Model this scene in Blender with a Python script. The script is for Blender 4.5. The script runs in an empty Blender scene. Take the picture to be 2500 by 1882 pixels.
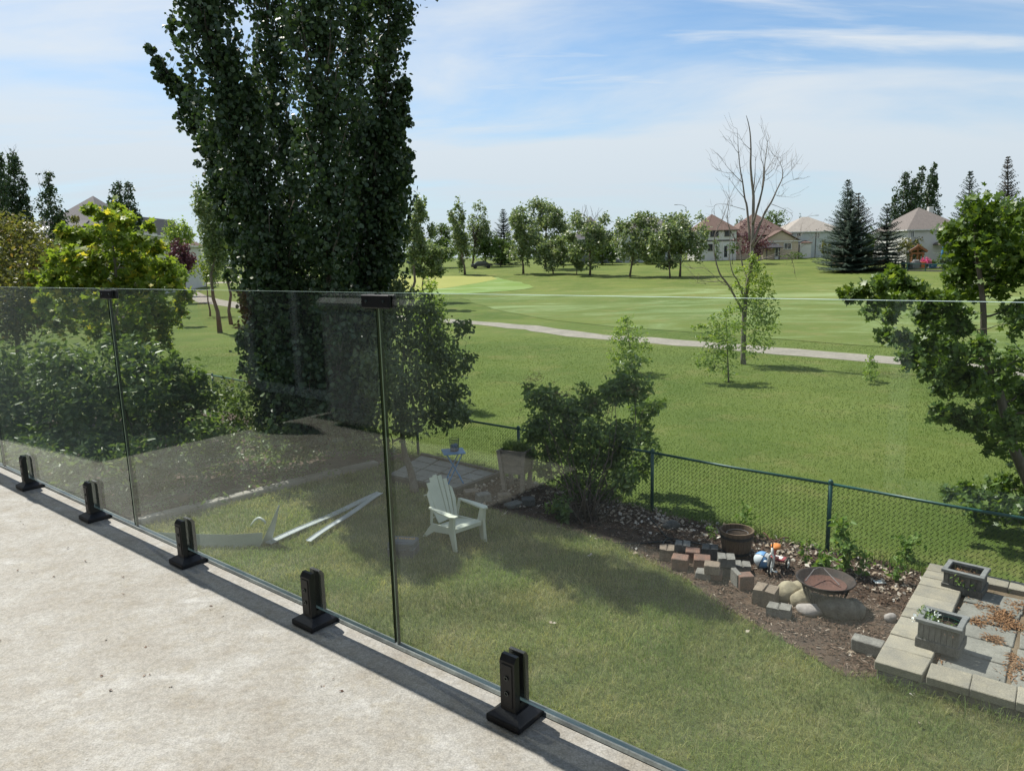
import bpy, bmesh, math, random
import numpy as np
from mathutils import Vector, Matrix
random.seed(7); rng = np.random.default_rng(11)
sc = bpy.context.scene
COL = sc.collection
R = math.radians

# ------------------------------------------------------------------ camera, sky, sun, exposure
FPX, PITCH, ROLL, HC = 1780.0, 10.0, 1.5, 4.3
DECK_Z = HC - 1.2
SUN_AZ, SUN_EL = -44.5, 58.0           # azimuth from +Y towards +X (so the sun stands front left)
cam_d = bpy.data.cameras.new('camera'); cam = bpy.data.objects.new('camera', cam_d); COL.objects.link(cam)
cam_d.sensor_width = 36; cam_d.lens = FPX / 2500 * 36; cam_d.clip_start = 0.05; cam_d.clip_end = 6000
RM = Matrix.Rotation(R(90 - PITCH), 3, 'X') @ Matrix.Rotation(R(-ROLL), 3, 'Z')
cam.matrix_world = Matrix.Translation((0, 0, HC)) @ RM.to_4x4()
sc.camera = cam
w = bpy.data.worlds.new('World'); sc.world = w; w.use_nodes = True
def world():
    nt = w.node_tree; N = nt.nodes; L = nt.links; N.clear()
    out = N.new('ShaderNodeOutputWorld'); bg = N.new('ShaderNodeBackground'); bg.inputs[1].default_value = 0.08
    sky = N.new('ShaderNodeTexSky'); sky.sky_type = 'NISHITA'; sky.sun_disc = False
    sky.sun_elevation = R(SUN_EL); sky.sun_rotation = R(SUN_AZ); sky.air_density = 1.0; sky.dust_density = 0.35; sky.ozone_density = 1.6; sky.altitude = 700
    tc = N.new('ShaderNodeTexCoord'); sep = N.new('ShaderNodeSeparateXYZ'); L.new(tc.outputs['Generated'], sep.inputs[0])
    add = N.new('ShaderNodeMath'); add.operation = 'ADD'; add.inputs[1].default_value = 0.16; L.new(sep.outputs[2], add.inputs[0])
    mx = N.new('ShaderNodeMath'); mx.operation = 'MAXIMUM'; mx.inputs[1].default_value = 0.05; L.new(add.outputs[0], mx.inputs[0])
    cmb = N.new('ShaderNodeCombineXYZ')
    for i in (0, 1):
        d = N.new('ShaderNodeMath'); d.operation = 'DIVIDE'; L.new(sep.outputs[i], d.inputs[0]); L.new(mx.outputs[0], d.inputs[1]); L.new(d.outputs[0], cmb.inputs[i])
    def clouds(rot, scl, nscale, lo, hi, dist, seed):
        mp = N.new('ShaderNodeMapping'); mp.inputs['Rotation'].default_value = (0, 0, R(rot)); mp.inputs['Scale'].default_value = scl; mp.inputs['Location'].default_value = (seed, seed * .7, 0)
        L.new(cmb.outputs[0], mp.inputs[0])
        n = N.new('ShaderNodeTexNoise'); n.inputs['Scale'].default_value = nscale; n.inputs['Detail'].default_value = 9; n.inputs['Roughness'].default_value = .56; n.inputs['Distortion'].default_value = dist
        L.new(mp.outputs[0], n.inputs[0])
        r = N.new('ShaderNodeMapRange'); r.interpolation_type = 'SMOOTHSTEP'; r.inputs[1].default_value = lo; r.inputs[2].default_value = hi; L.new(n.outputs[0], r.inputs[0]); return r.outputs[0]
    c1 = clouds(-12, (.45, 1.15, 1), .75, .355, .57, .45, 5.3)
    c2 = clouds(8, (.5, 2.2, 1), 2.1, .46, .78, .4, 9.4)
    m = N.new('ShaderNodeMath'); m.operation = 'MAXIMUM'; L.new(c1, m.inputs[0]); L.new(c2, m.inputs[1])
    m2 = N.new('ShaderNodeMath'); m2.operation = 'MULTIPLY'; m2.inputs[1].default_value = .87; L.new(m.outputs[0], m2.inputs[0])
    gain = N.new('ShaderNodeMix'); gain.data_type = 'RGBA'; gain.blend_type = 'MULTIPLY'; gain.inputs[0].default_value = 1
    L.new(sky.outputs[0], gain.inputs['A']); gain.inputs['B'].default_value = (1.15, 1.32, 1.36, 1)
    mix = N.new('ShaderNodeMix'); mix.data_type = 'RGBA'; L.new(m2.outputs[0], mix.inputs[0]); L.new(gain.outputs['Result'], mix.inputs['A'])
    mix.inputs['B'].default_value = (7.6, 7.95, 8.15, 1)
    hz = N.new('ShaderNodeMapRange'); hz.interpolation_type = 'SMOOTHSTEP'; hz.inputs[1].default_value = .30; hz.inputs[2].default_value = -.02; hz.inputs[3].default_value = 0; hz.inputs[4].default_value = .85; L.new(sep.outputs[2], hz.inputs[0])
    mh = N.new('ShaderNodeMix'); mh.data_type = 'RGBA'; L.new(hz.outputs[0], mh.inputs[0]); L.new(mix.outputs['Result'], mh.inputs['A']); mh.inputs['B'].default_value = (5.3, 6.2, 7.0, 1)
    L.new(mh.outputs['Result'], bg.inputs[0]); L.new(bg.outputs[0], out.inputs[0])
world()
sun_d = bpy.data.lights.new('sun', 'SUN'); sun_d.energy = 5.0; sun_d.angle = R(.53); sun_d.color = (1, .95, .86)
sun = bpy.data.objects.new('sun', sun_d); COL.objects.link(sun)
SDIR = Vector((math.sin(R(SUN_AZ)) * math.cos(R(SUN_EL)), math.cos(R(SUN_AZ)) * math.cos(R(SUN_EL)), math.sin(R(SUN_EL))))
sun.rotation_euler = SDIR.to_track_quat('Z', 'Y').to_euler(); sun.location = (-20, 20, 40)
sc.view_settings.view_transform = 'Standard'; sc.view_settings.look = 'None'; sc.view_settings.exposure = 0.45; sc.view_settings.gamma = 1
sc.view_settings.use_curve_mapping = False
sc.cycles.use_denoising = True; sc.cycles.max_bounces = 8; sc.cycles.transparent_max_bounces = 24; sc.cycles.glossy_bounces = 3; sc.cycles.transmission_bounces = 4
sc.cycles.diffuse_bounces = 3; sc.cycles.sample_clamp_indirect = 6; sc.cycles.caustics_reflective = False; sc.cycles.caustics_refractive = False

# ------------------------------------------------------------------ layout helpers (photo pixels 2500 x 1882 -> points in the place)
def ray(u, v): return RM @ Vector(((u - 1250) / FPX, -(v - 941) / FPX, -1))
def G(u, v, z=0.0):
    d = ray(u, v); t = (z - HC) / d.z; return Vector((d.x * t, d.y * t, z))
def P(u, v, y):                         # the point of that sight line at depth y
    d = ray(u, v); t = y / d.y; return Vector((d.x * t, y, HC + d.z * t))
TY = np.array([-50, 40, 80, 115, 130, 163, 210, 2500.]); TZ = np.array([0, 0, .25, .62, 1.45, 2.55, 3.0, 3.0])
def terr(y): return float(np.mean([np.interp(y + k, TY, TZ) for k in (-8, -4, 0, 4, 8)]))
def GT(u, v):
    d = ray(u, v); t = 5.0
    while t < 900:
        p = Vector((0, 0, HC)) + d * t
        if p.z <= terr(p.y): return Vector((p.x, p.y, terr(p.y)))
        t *= 1.004
    return Vector((0, 0, HC)) + d * 300
def on(p): return Vector((p.x, p.y, terr(p.y)))

# ------------------------------------------------------------------ object helpers
def tag(o, label=None, cat=None, group=None, kind=None):
    for k, v in (('label', label), ('category', cat), ('group', group), ('kind', kind)):
        if v: o[k] = v
    return o
def thing(name, label, cat, loc=(0, 0, 0), rz=0.0, group=None):
    o = bpy.data.objects.new(name, None); COL.objects.link(o); o.location = loc; o.rotation_euler = (0, 0, rz); o.empty_display_size = .1
    return tag(o, label, cat, group)
def chbox(sx, sy, sz, ch):
    hx, hy, hz = sx / 2, sy / 2, sz / 2; ch = min(ch, hx * .8, hy * .8, hz * .8)
    V = []; idx = {}
    for ix in (-1, 1):
        for iy in (-1, 1):
            for iz in (-1, 1):
                for ax in range(3):
                    c = [ix * (hx - ch), iy * (hy - ch), iz * (hz - ch)]
                    c[ax] = (ix * hx, iy * hy, iz * hz)[ax]
                    idx[(ix, iy, iz, ax)] = len(V); V.append(c)
    F = []
    for ax in range(3):
        o1, o2 = [a for a in range(3) if a != ax]
        for s in (-1, 1):
            q = []
            for (p1, p2) in ((-1, -1), (1, -1), (1, 1), (-1, 1)):
                k = [0, 0, 0]; k[ax] = s; k[o1] = p1; k[o2] = p2; q.append(idx[(k[0], k[1], k[2], ax)])
            F.append(q)
    for ax in range(3):                 # edges along ax
        o1, o2 = [a for a in range(3) if a != ax]
        for s1 in (-1, 1):
            for s2 in (-1, 1):
                def g(s, face):
                    k = [0, 0, 0]; k[ax] = s; k[o1] = s1; k[o2] = s2; return idx[(k[0], k[1], k[2], face)]
                F.append([g(-1, o1), g(1, o1), g(1, o2), g(-1, o2)])
    for ix in (-1, 1):
        for iy in (-1, 1):
            for iz in (-1, 1): F.append([idx[(ix, iy, iz, 0)], idx[(ix, iy, iz, 1)], idx[(ix, iy, iz, 2)]])
    return V, F
class MB:
    def __init__(s): s.v = []; s.f = []; s.m = []
    def add(s, V, F, mi=0, M=None):
        b = len(s.v)
        s.v += [tuple(M @ Vector(p)) for p in V] if M is not None else [tuple(p) for p in V]
        s.f += [[b + i for i in f] for f in F]; s.m += [mi] * len(F); return s
    def box(s, c, size, ch=0.0, M=None, mi=0, rz=0.0, rot=None):
        if ch: V, F = chbox(*size, ch)
        else:
            x, y, z = [k / 2 for k in size]
            V = [(-x, -y, -z), (x, -y, -z), (x, y, -z), (-x, y, -z), (-x, -y, z), (x, -y, z), (x, y, z), (-x, y, z)]
            F = [(0, 3, 2, 1), (4, 5, 6, 7), (0, 1, 5, 4), (1, 2, 6, 5), (2, 3, 7, 6), (3, 0, 4, 7)]
        T = Matrix.Translation(c) @ (rot.to_4x4() if rot is not None else Matrix.Rotation(rz, 4, 'Z'))
        return s.add(V, F, mi, (M @ T) if M is not None else T)
    def bar(s, a, b, w_, t_, mi=0, up=(0, 0, 1), ch=0.0):   # a board from a to b
        a, b = Vector(a), Vector(b); d = (b - a); L = d.length; d.normalize(); up = Vector(up)
        if abs(d.dot(up)) > .97: up = Vector((0, 1, 0))
        sx = d.cross(up).normalized(); u2 = sx.cross(d)
        rot = Matrix((sx, d, u2)).transposed()
        return s.box((a + b) / 2, (w_, L, t_), ch, None, mi, 0, rot)
    def tube(s, pts, rad, n=6, mi=0, cap=True):
        pts = [Vector(p) for p in pts]; k = len(pts)
        if not hasattr(rad, '__len__'): rad = [rad] * k
        b = len(s.v); prev = None
        for i, p in enumerate(pts):
            d = (pts[min(i + 1, k - 1)] - pts[max(i - 1, 0)]); d = d.normalized() if d.length > 1e-9 else Vector((0, 0, 1))
            if prev is None: x = d.orthogonal().normalized()
            else:
                x = prev - d * prev.dot(d); x = x.normalized() if x.length > 1e-6 else d.orthogonal().normalized()
            prev = x; y = d.cross(x)
            for j in range(n):
                a = 2 * math.pi * j / n; s.v.append(tuple(p + (x * math.cos(a) + y * math.sin(a)) * rad[i]))
        for i in range(k - 1):
            for j in range(n):
                s.f.append([b + i * n + j, b + i * n + (j + 1) % n, b + (i + 1) * n + (j + 1) % n, b + (i + 1) * n + j]); s.m.append(mi)
        if cap:
            s.f.append([b + j for j in range(n)][::-1]); s.f.append([b + (k - 1) * n + j for j in range(n)]); s.m += [mi, mi]
        return s
    def lathe(s, prof, n=24, c=(0, 0, 0), mi=0, sx=1, sy=1):
        b = len(s.v)
        for r, z in prof:
            for j in range(n):
                a = 2 * math.pi * j / n; s.v.append((c[0] + r * math.cos(a) * sx, c[1] + r * math.sin(a) * sy, c[2] + z))
        for i in range(len(prof) - 1):
            for j in range(n):
                s.f.append([b + i * n + j, b + i * n + (j + 1) % n, b + (i + 1) * n + (j + 1) % n, b + (i + 1) * n + j]); s.m.append(mi)
        return s
    def prism(s, poly, z0, z1, mi=0, M=None):
        n = len(poly); V = [(x, y, z0) for x, y in poly] + [(x, y, z1) for x, y in poly]
        F = [list(range(n))[::-1], list(range(n, 2 * n))] + [[i, (i + 1) % n, n + (i + 1) % n, n + i] for i in range(n)]
        return s.add(V, F, mi, M)
    def build(s, name, mats, parent=None, smooth=False, loc=None):
        me = bpy.data.meshes.new(name); me.from_pydata(s.v, [], s.f)
        mats = mats if isinstance(mats, (list, tuple)) else [mats]
        for m in mats: me.materials.append(m)
        if any(s.m): me.polygons.foreach_set('material_index', s.m)
        if smooth: me.polygons.foreach_set('use_smooth', [True] * len(me.polygons))
        bm = bmesh.new(); bm.from_mesh(me); bmesh.ops.recalc_face_normals(bm, faces=bm.faces); bm.to_mesh(me); bm.free()
        me.update()
        o = bpy.data.objects.new(name, me); COL.objects.link(o)
        if parent is not None: o.parent = parent
        if loc is not None: o.location = loc
        return o
def np_mesh(name, V, F, mat_, parent=None, smooth=False):
    """V (n,3); F (m,k) all faces the same size"""
    me = bpy.data.meshes.new(name); V = np.asarray(V, np.float32); F = np.asarray(F, np.int32); k = F.shape[1]
    me.vertices.add(len(V)); me.vertices.foreach_set('co', V.ravel())
    me.loops.add(F.size); me.loops.foreach_set('vertex_index', F.ravel())
    me.polygons.add(len(F)); me.polygons.foreach_set('loop_start', np.arange(len(F), dtype=np.int32) * k)
    if smooth: me.polygons.foreach_set('use_smooth', np.ones(len(F), bool))
    me.materials.append(mat_); me.update(calc_edges=True)
    o = bpy.data.objects.new(name, me); COL.objects.link(o)
    if parent is not None: o.parent = parent
    return o
def dup(root, loc=None, rz=None, label=None, scale=None):
    def cp(o, par):
        c = o.copy(); COL.objects.link(c)
        if par is not None: c.parent = par
        for ch in list(o.children): cp(ch, c)
        return c
    r = cp(root, None)
    if loc is not None: r.location = loc
    if rz is not None: r.rotation_euler = (0, 0, rz)
    if scale is not None: r.scale = scale if hasattr(scale, '__len__') else (scale,) * 3
    if label: r['label'] = label
    return r
def share(o, parent, loc=(0, 0, 0), rot=(0, 0, 0), scale=(1, 1, 1)):   # another piece with the same mesh
    c = o.copy(); COL.objects.link(c); c.parent = parent; c.location = loc; c.rotation_euler = rot; c.scale = scale; return c

# ------------------------------------------------------------------ materials
def nodes(m):
    m.use_nodes = True; nt = m.node_tree; nt.nodes.clear(); return nt.nodes, nt.links
def coords(N, L, world_, scale=(1, 1, 1)):
    if world_: g = N.new('ShaderNodeNewGeometry'); o = g.outputs['Position']
    else: t = N.new('ShaderNodeTexCoord'); o = t.outputs['Object']
    mp = N.new('ShaderNodeMapping'); mp.inputs['Scale'].default_value = scale; L.new(o, mp.inputs[0]); return mp.outputs[0]
def noise(N, L, vec, scale, detail=5, rough=.55, dist=0):
    n = N.new('ShaderNodeTexNoise'); n.inputs['Scale'].default_value = scale; n.inputs['Detail'].default_value = detail; n.inputs['Roughness'].default_value = rough; n.inputs['Distortion'].default_value = dist
    L.new(vec, n.inputs[0]); return n.outputs[0]
def ramp(N, L, fac, stops):
    r = N.new('ShaderNodeValToRGB'); e = r.color_ramp.elements
    while len(e) < len(stops): e.new(.5)
    for i, (p, c) in enumerate(stops): e[i].position = p; e[i].color = (*c, 1)
    L.new(fac, r.inputs[0]); return r.outputs[0]
def mixc(N, L, fac, a, b, blend='MIX'):
    m = N.new('ShaderNodeMix'); m.data_type = 'RGBA'; m.blend_type = blend
    for s, x in ((m.inputs[0], fac), (m.inputs['A'], a), (m.inputs['B'], b)):
        if isinstance(x, (int, float)): s.default_value = x
        elif isinstance(x, tuple): s.default_value = (*x, 1)
        else: L.new(x, s)
    return m.outputs['Result']
def sh(c, k): return tuple(min(1, x * k) for x in c)
def mat(name, c1, c2=None, rough=.6, scale=3.0, stretch=(1, 1, 1), bump=0.0, bscale=30, spec=.4, metal=0.0, world_=False, fine=None, per_obj=0.0, third=None):
    m = bpy.data.materials.new(name); N, L = nodes(m); c2 = c2 or sh(c1, .75)
    out = N.new('ShaderNodeOutputMaterial'); p = N.new('ShaderNodeBsdfPrincipled')
    v = coords(N, L, world_, stretch); n1 = noise(N, L, v, scale, 6, .6)
    st = [(.34, c2), (.66, c1)] if third is None else [(.3, c2), (.5, c1), (.72, third)]
    col = ramp(N, L, n1, st)
    n2 = noise(N, L, v, bscale, 4, .7)
    if fine:
        f = N.new('ShaderNodeMapRange'); f.inputs[1].default_value = .3; f.inputs[2].default_value = .7; f.inputs[3].default_value = 1 - fine; f.inputs[4].default_value = 1 + fine * .6; L.new(n2, f.inputs[0])
        col = mixc(N, L, 1.0, col, f.outputs[0], 'MULTIPLY')
    if per_obj:
        oi = N.new('ShaderNodeObjectInfo'); f = N.new('ShaderNodeMapRange'); f.inputs[3].default_value = 1 - per_obj; f.inputs[4].default_value = 1 + per_obj * .7; L.new(oi.outputs['Random'], f.inputs[0])
        col = mixc(N, L, 1.0, col, f.outputs[0], 'MULTIPLY')
    L.new(col, p.inputs['Base Color']); p.inputs['Metallic'].default_value = metal; p.inputs['Specular IOR Level'].default_value = spec
    rr = N.new('ShaderNodeMapRange'); rr.inputs[3].default_value = max(.03, rough - .1); rr.inputs[4].default_value = min(1, rough + .1); L.new(n1, rr.inputs[0]); L.new(rr.outputs[0], p.inputs['Roughness'])
    if bump:
        b = N.new('ShaderNodeBump'); b.inputs['Strength'].default_value = bump; b.inputs['Distance'].default_value = .02; L.new(n2, b.inputs['Height']); L.new(b.outputs[0], p.inputs['Normal'])
    L.new(p.outputs[0], out.inputs[0]); return m
def leafmat(name, c1, c2, c3=None, trans=.38, rough=.42, spec=.35, tint=(1.25, 1.25, .55), amt=.06):
    m = bpy.data.materials.new(name); N, L = nodes(m)
    out = N.new('ShaderNodeOutputMaterial'); p = N.new('ShaderNodeBsdfPrincipled'); g = N.new('ShaderNodeNewGeometry')
    stops = [(0, c1), (1 - amt * 2, c2), (1, c3)] if c3 else [(0, c1), (1, c2)]
    col = ramp(N, L, g.outputs['Random Per Island'], stops)
    L.new(col, p.inputs['Base Color']); p.inputs['Roughness'].default_value = rough; p.inputs['Specular IOR Level'].default_value = spec
    t = N.new('ShaderNodeBsdfTranslucent'); tc = mixc(N, L, 1.0, col, tint, 'MULTIPLY'); L.new(tc, t.inputs[0])
    mx = N.new('ShaderNodeMixShader'); mx.inputs[0].default_value = trans; L.new(p.outputs[0], mx.inputs[1]); L.new(t.outputs[0], mx.inputs[2]); L.new(mx.outputs[0], out.inputs[0]); return m
def glassmat(name, tint, dirt=True):
    m = bpy.data.materials.new(name); N, L = nodes(m); out = N.new('ShaderNodeOutputMaterial')
    g = N.new('ShaderNodeNewGeometry'); dot = N.new('ShaderNodeVectorMath'); dot.operation = 'DOT_PRODUCT'
    L.new(g.outputs['Normal'], dot.inputs[0]); L.new(g.outputs['Incoming'], dot.inputs[1])
    a = N.new('ShaderNodeMath'); a.operation = 'ABSOLUTE'; L.new(dot.outputs['Value'], a.inputs[0])
    b = N.new('ShaderNodeMath'); b.operation = 'SUBTRACT'; b.inputs[0].default_value = 1; L.new(a.outputs[0], b.inputs[1])
    c = N.new('ShaderNodeMath'); c.operation = 'POWER'; c.inputs[1].default_value = 5; L.new(b.outputs[0], c.inputs[0])
    d = N.new('ShaderNodeMath'); d.operation = 'MULTIPLY_ADD'; d.inputs[1].default_value = .957; d.inputs[2].default_value = .043; L.new(c.outputs[0], d.inputs[0])
    tr = N.new('ShaderNodeBsdfTransparent'); tr.inputs[0].default_value = (*tint, 1); gl = N.new('ShaderNodeBsdfGlossy'); gl.inputs['Roughness'].default_value = 0.0; gl.inputs[0].default_value = (.96, 1, .98, 1)
    mx = N.new('ShaderNodeMixShader'); L.new(d.outputs[0], mx.inputs[0]); L.new(tr.outputs[0], mx.inputs[1]); L.new(gl.outputs[0], mx.inputs[2])
    # thin dust film and smears
    v = coords(N, L, True, (1, 1, .5)); f1 = N.new('ShaderNodeMapRange'); f1.inputs[1].default_value = .42; f1.inputs[2].default_value = .75; f1.inputs[3].default_value = .002; f1.inputs[4].default_value = .013; L.new(noise(N, L, v, 3.5, 8, .7, .8), f1.inputs[0])
    df = N.new('ShaderNodeBsdfDiffuse'); df.inputs[0].default_value = (.75, .75, .72, 1); tl = N.new('ShaderNodeBsdfTranslucent'); tl.inputs[0].default_value = (.75, .75, .72, 1)
    m1 = N.new('ShaderNodeMixShader'); L.new(df.outputs[0], m1.inputs[1]); L.new(tl.outputs[0], m1.inputs[2]); m2_ = N.new('ShaderNodeMixShader'); L.new(f1.outputs[0], m2_.inputs[0]); L.new(mx.outputs[0], m2_.inputs[1]); L.new(m1.outputs[0], m2_.inputs[2])
    L.new(m2_.outputs[0], out.inputs[0]); return m

M = {}
M['deck'] = None
def deck_mat():
    m = bpy.data.materials.new('deck_membrane'); N, L = nodes(m); out = N.new('ShaderNodeOutputMaterial'); p = N.new('ShaderNodeBsdfPrincipled')
    v = coords(N, L, True); vs = coords(N, L, True, (1.0, 1.6, 1))
    big = ramp(N, L, noise(N, L, vs, 3.8, 14, .76, .1), [(.30, (.245, .222, .185)), (.44, (.305, .29, .256)), (.56, (.345, .337, .31)), (.68, (.445, .442, .425))])
    st = ramp(N, L, noise(N, L, coords(N, L, True, (1, 1, 1)), 13, 8, .78, .2), [(.50, (1, 1, 1)), (.70, (.82, .77, .66))])
    col = mixc(N, L, .8, big, st, 'MULTIPLY')
    n3 = noise(N, L, v, 75, 4, .75)
    f3 = N.new('ShaderNodeMapRange'); f3.inputs[1].default_value = .34; f3.inputs[2].default_value = .60; f3.inputs[3].default_value = .72; f3.inputs[4].default_value = 1.05; L.new(n3, f3.inputs[0]); col = mixc(N, L, 1, col, f3.outputs[0], 'MULTIPLY')
    n2 = noise(N, L, v, 190, 3, .8)
    f = N.new('ShaderNodeMapRange'); f.inputs[1].default_value = .28; f.inputs[2].default_value = .62; f.inputs[3].default_value = .58; f.inputs[4].default_value = 1.1; L.new(n2, f.inputs[0])
    col = mixc(N, L, 1, col, f.outputs[0], 'MULTIPLY')
    sp = ramp(N, L, noise(N, L, v, 60, 2, .5), [(.20, (.55, .48, .42)), (.30, (1, 1, 1))])
    col = mixc(N, L, .8, col, sp, 'MULTIPLY')
    rust = ramp(N, L, noise(N, L, v, 9, 3, .6), [(.73, (1, 1, 1)), (.79, (.78, .58, .42))]); col = mixc(N, L, .6, col, rust, 'MULTIPLY')
    L.new(col, p.inputs['Base Color']); p.inputs['Roughness'].default_value = .62; p.inputs['Specular IOR Level'].default_value = .35
    b = N.new('ShaderNodeBump'); b.inputs['Strength'].default_value = .35; b.inputs['Distance'].default_value = .004; L.new(n2, b.inputs['Height']); L.new(b.outputs[0], p.inputs['Normal'])
    L.new(p.outputs[0], out.inputs[0]); return m
M['deck'] = deck_mat()
M['flash'] = mat('drip_edge_metal', (.17, .19, .18), (.09, .1, .1), .45, 8, metal=.3, fine=.3, bscale=120)
M['black'] = mat('black_powder_coat', (.012, .013, .016), (.009, .009, .011), .42, 20, bump=.05, bscale=300)
M['glass'] = glassmat('railing_glass', (.955, .985, .972))
M['pane'] = mat('window_glass', (.05, .06, .07), (.02, .025, .03), .12, .6, spec=.8)
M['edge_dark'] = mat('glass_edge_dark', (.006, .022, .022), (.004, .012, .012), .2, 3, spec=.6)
M['edge_lit_tone'] = mat('glass_edge_lit_tone', (.40, .47, .34), (.30, .36, .27), .3, 3)  # pale colour paints in the sunlit look of an end edge
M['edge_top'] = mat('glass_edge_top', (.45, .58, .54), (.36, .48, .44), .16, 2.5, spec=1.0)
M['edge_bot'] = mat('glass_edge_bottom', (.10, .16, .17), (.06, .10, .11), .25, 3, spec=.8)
M['siding'] = mat('house_siding', (.34, .35, .35), (.30, .31, .31), .6, 1.5)
M['trim'] = mat('white_trim', (.72, .74, .74), (.62, .64, .64), .5, 3)
M['cover'] = mat('furniture_cover', (.34, .345, .35), (.26, .265, .27), .7, 3, bump=.4, bscale=6)
M['redcloth'] = mat('red_cloth', (.45, .05, .04), (.30, .03, .03), .8, 4)

def ground_mat(name, greens, dry, dryamt, sc_=.35, fine=.5, bump=.5, stripes=None, bs=26):
    m = bpy.data.materials.new(name); N, L = nodes(m); out = N.new('ShaderNodeOutputMaterial'); p = N.new('ShaderNodeBsdfPrincipled')
    v = coords(N, L, True); g = ramp(N, L, noise(N, L, v, sc_, 8, .62), [(.35, greens[0]), (.65, greens[1])])
    d = N.new('ShaderNodeMapRange'); d.inputs[1].default_value = .52; d.inputs[2].default_value = .72; d.inputs[4].default_value = dryamt
    L.new(noise(N, L, v, sc_ * 3.1, 8, .7), d.inputs[0]); col = mixc(N, L, d.outputs[0], g, dry)
    if stripes:
        rot, wl, c = stripes
        mp = N.new('ShaderNodeMapping'); mp.inputs['Rotation'].default_value = (0, 0, R(rot)); mp.inputs['Scale'].default_value = (.09, .5 / wl, 1); geo = N.new('ShaderNodeNewGeometry'); L.new(geo.outputs['Position'], mp.inputs[0])
        s = N.new('ShaderNodeMapRange'); s.interpolation_type = 'SMOOTHSTEP'; s.inputs[1].default_value = .44; s.inputs[2].default_value = .74; L.new(noise(N, L, mp.outputs[0], 1.0, 9, .72, 1.1), s.inputs[0]); col = mixc(N, L, s.outputs[0], col, c)
    n2 = noise(N, L, v, bs, 5, .8); f = N.new('ShaderNodeMapRange'); f.inputs[1].default_value = .25; f.inputs[2].default_value = .75; f.inputs[3].default_value = 1 - fine; f.inputs[4].default_value = 1 + fine * .8; L.new(n2, f.inputs[0])
    col = mixc(N, L, 1, col, f.outputs[0], 'MULTIPLY'); L.new(col, p.inputs['Base Color']); p.inputs['Roughness'].default_value = .9; p.inputs['Specular IOR Level'].default_value = .1
    b = N.new('ShaderNodeBump'); b.inputs['Strength'].default_value = bump; b.inputs['Distance'].default_value = .05; L.new(n2, b.inputs['Height']); L.new(b.outputs[0], p.inputs['Normal'])
    L.new(p.outputs[0], out.inputs[0]); return m
M['rough'] = ground_mat('mown_rough_grass', ((.085, .125, .028), (.135, .17, .042)), (.22, .195, .08), .6, .16)
M['fairway'] = ground_mat('fairway_grass', ((.10, .14, .034), (.14, .17, .045)), (.215, .195, .08), .7, .12, .35, .3, (-3, 2.6, (.235, .305, .145)))
M['apron'] = ground_mat('apron_grass', ((.12, .20, .045), (.15, .22, .055)), (.22, .22, .09), .2, .1, .2, .2, (62, 2.2, (.29, .37, .20)))
M['green'] = ground_mat('putting_green_grass', ((.235, .255, .075), (.265, .28, .085)), (.29, .28, .10), .3, .1, .12, .1)
M['lawn'] = ground_mat('dry_lawn', ((.075, .095, .03), (.125, .14, .05)), (.25, .215, .12), .75, .5, .5, .6)
M['path'] = mat('gravel_path', (.31, .275, .235), (.23, .205, .175), .9, .8, world_=True, fine=.3, bscale=7)
M['mulch'] = mat('bark_mulch_soil', (.115, .075, .052), (.055, .036, .027), .95, 5, world_=True, fine=.5, bscale=60, bump=.8)

def blade_mat(name, g1, g2, dry, sc_, amt):
    m = bpy.data.materials.new(name); N, L = nodes(m); out = N.new('ShaderNodeOutputMaterial'); p = N.new('ShaderNodeBsdfPrincipled'); g = N.new('ShaderNodeNewGeometry')
    col = ramp(N, L, g.outputs['Random Per Island'], [(0, g1), (1, g2)])
    v = coords(N, L, True)
    a = N.new('ShaderNodeMath'); a.operation = 'ADD'; L.new(noise(N, L, v, sc_, 6, .65), a.inputs[0])
    q = N.new('ShaderNodeMath'); q.operation = 'MULTIPLY'; q.inputs[1].default_value = .22; L.new(g.outputs['Random Per Island'], q.inputs[0]); L.new(q.outputs[0], a.inputs[1])
    d = N.new('ShaderNodeMapRange'); d.inputs[1].default_value = .54; d.inputs[2].default_value = .78; d.inputs[4].default_value = amt; L.new(a.outputs[0], d.inputs[0])
    col = mixc(N, L, d.outputs[0], col, dry)
    bm_ = N.new('ShaderNodeMapRange'); bm_.inputs[1].default_value = .36; bm_.inputs[2].default_value = .64; bm_.inputs[3].default_value = .68; bm_.inputs[4].default_value = 1.22
    L.new(noise(N, L, coords(N, L, True, (.55, 1.5, 1)), sc_ * .75, 4, .6), bm_.inputs[0]); col = mixc(N, L, 1, col, bm_.outputs[0], 'MULTIPLY')
    L.new(col, p.inputs['Base Color']); p.inputs['Roughness'].default_value = .55; p.inputs['Specular IOR Level'].default_value = .25
    t = N.new('ShaderNodeBsdfTranslucent'); L.new(mixc(N, L, 1, col, (1.2, 1.2, .6), 'MULTIPLY'), t.inputs[0])
    mx = N.new('ShaderNodeMixShader'); mx.inputs[0].default_value = .35; L.new(p.outputs[0], mx.inputs[1]); L.new(t.outputs[0], mx.inputs[2]); L.new(mx.outputs[0], out.inputs[0]); return m
M['blade'] = blade_mat('lawn_blades', (.07, .135, .028), (.235, .315, .08), (.46, .40, .21), .9, .8)
M['blade2'] = blade_mat('golf_blades', (.065, .13, .018), (.145, .22, .036), (.27, .265, .085), .3, .55)
M['blade3'] = blade_mat('tall_grass_blades', (.09, .17, .03), (.17, .25, .06), (.3, .27, .12), 2, .3)

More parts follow.
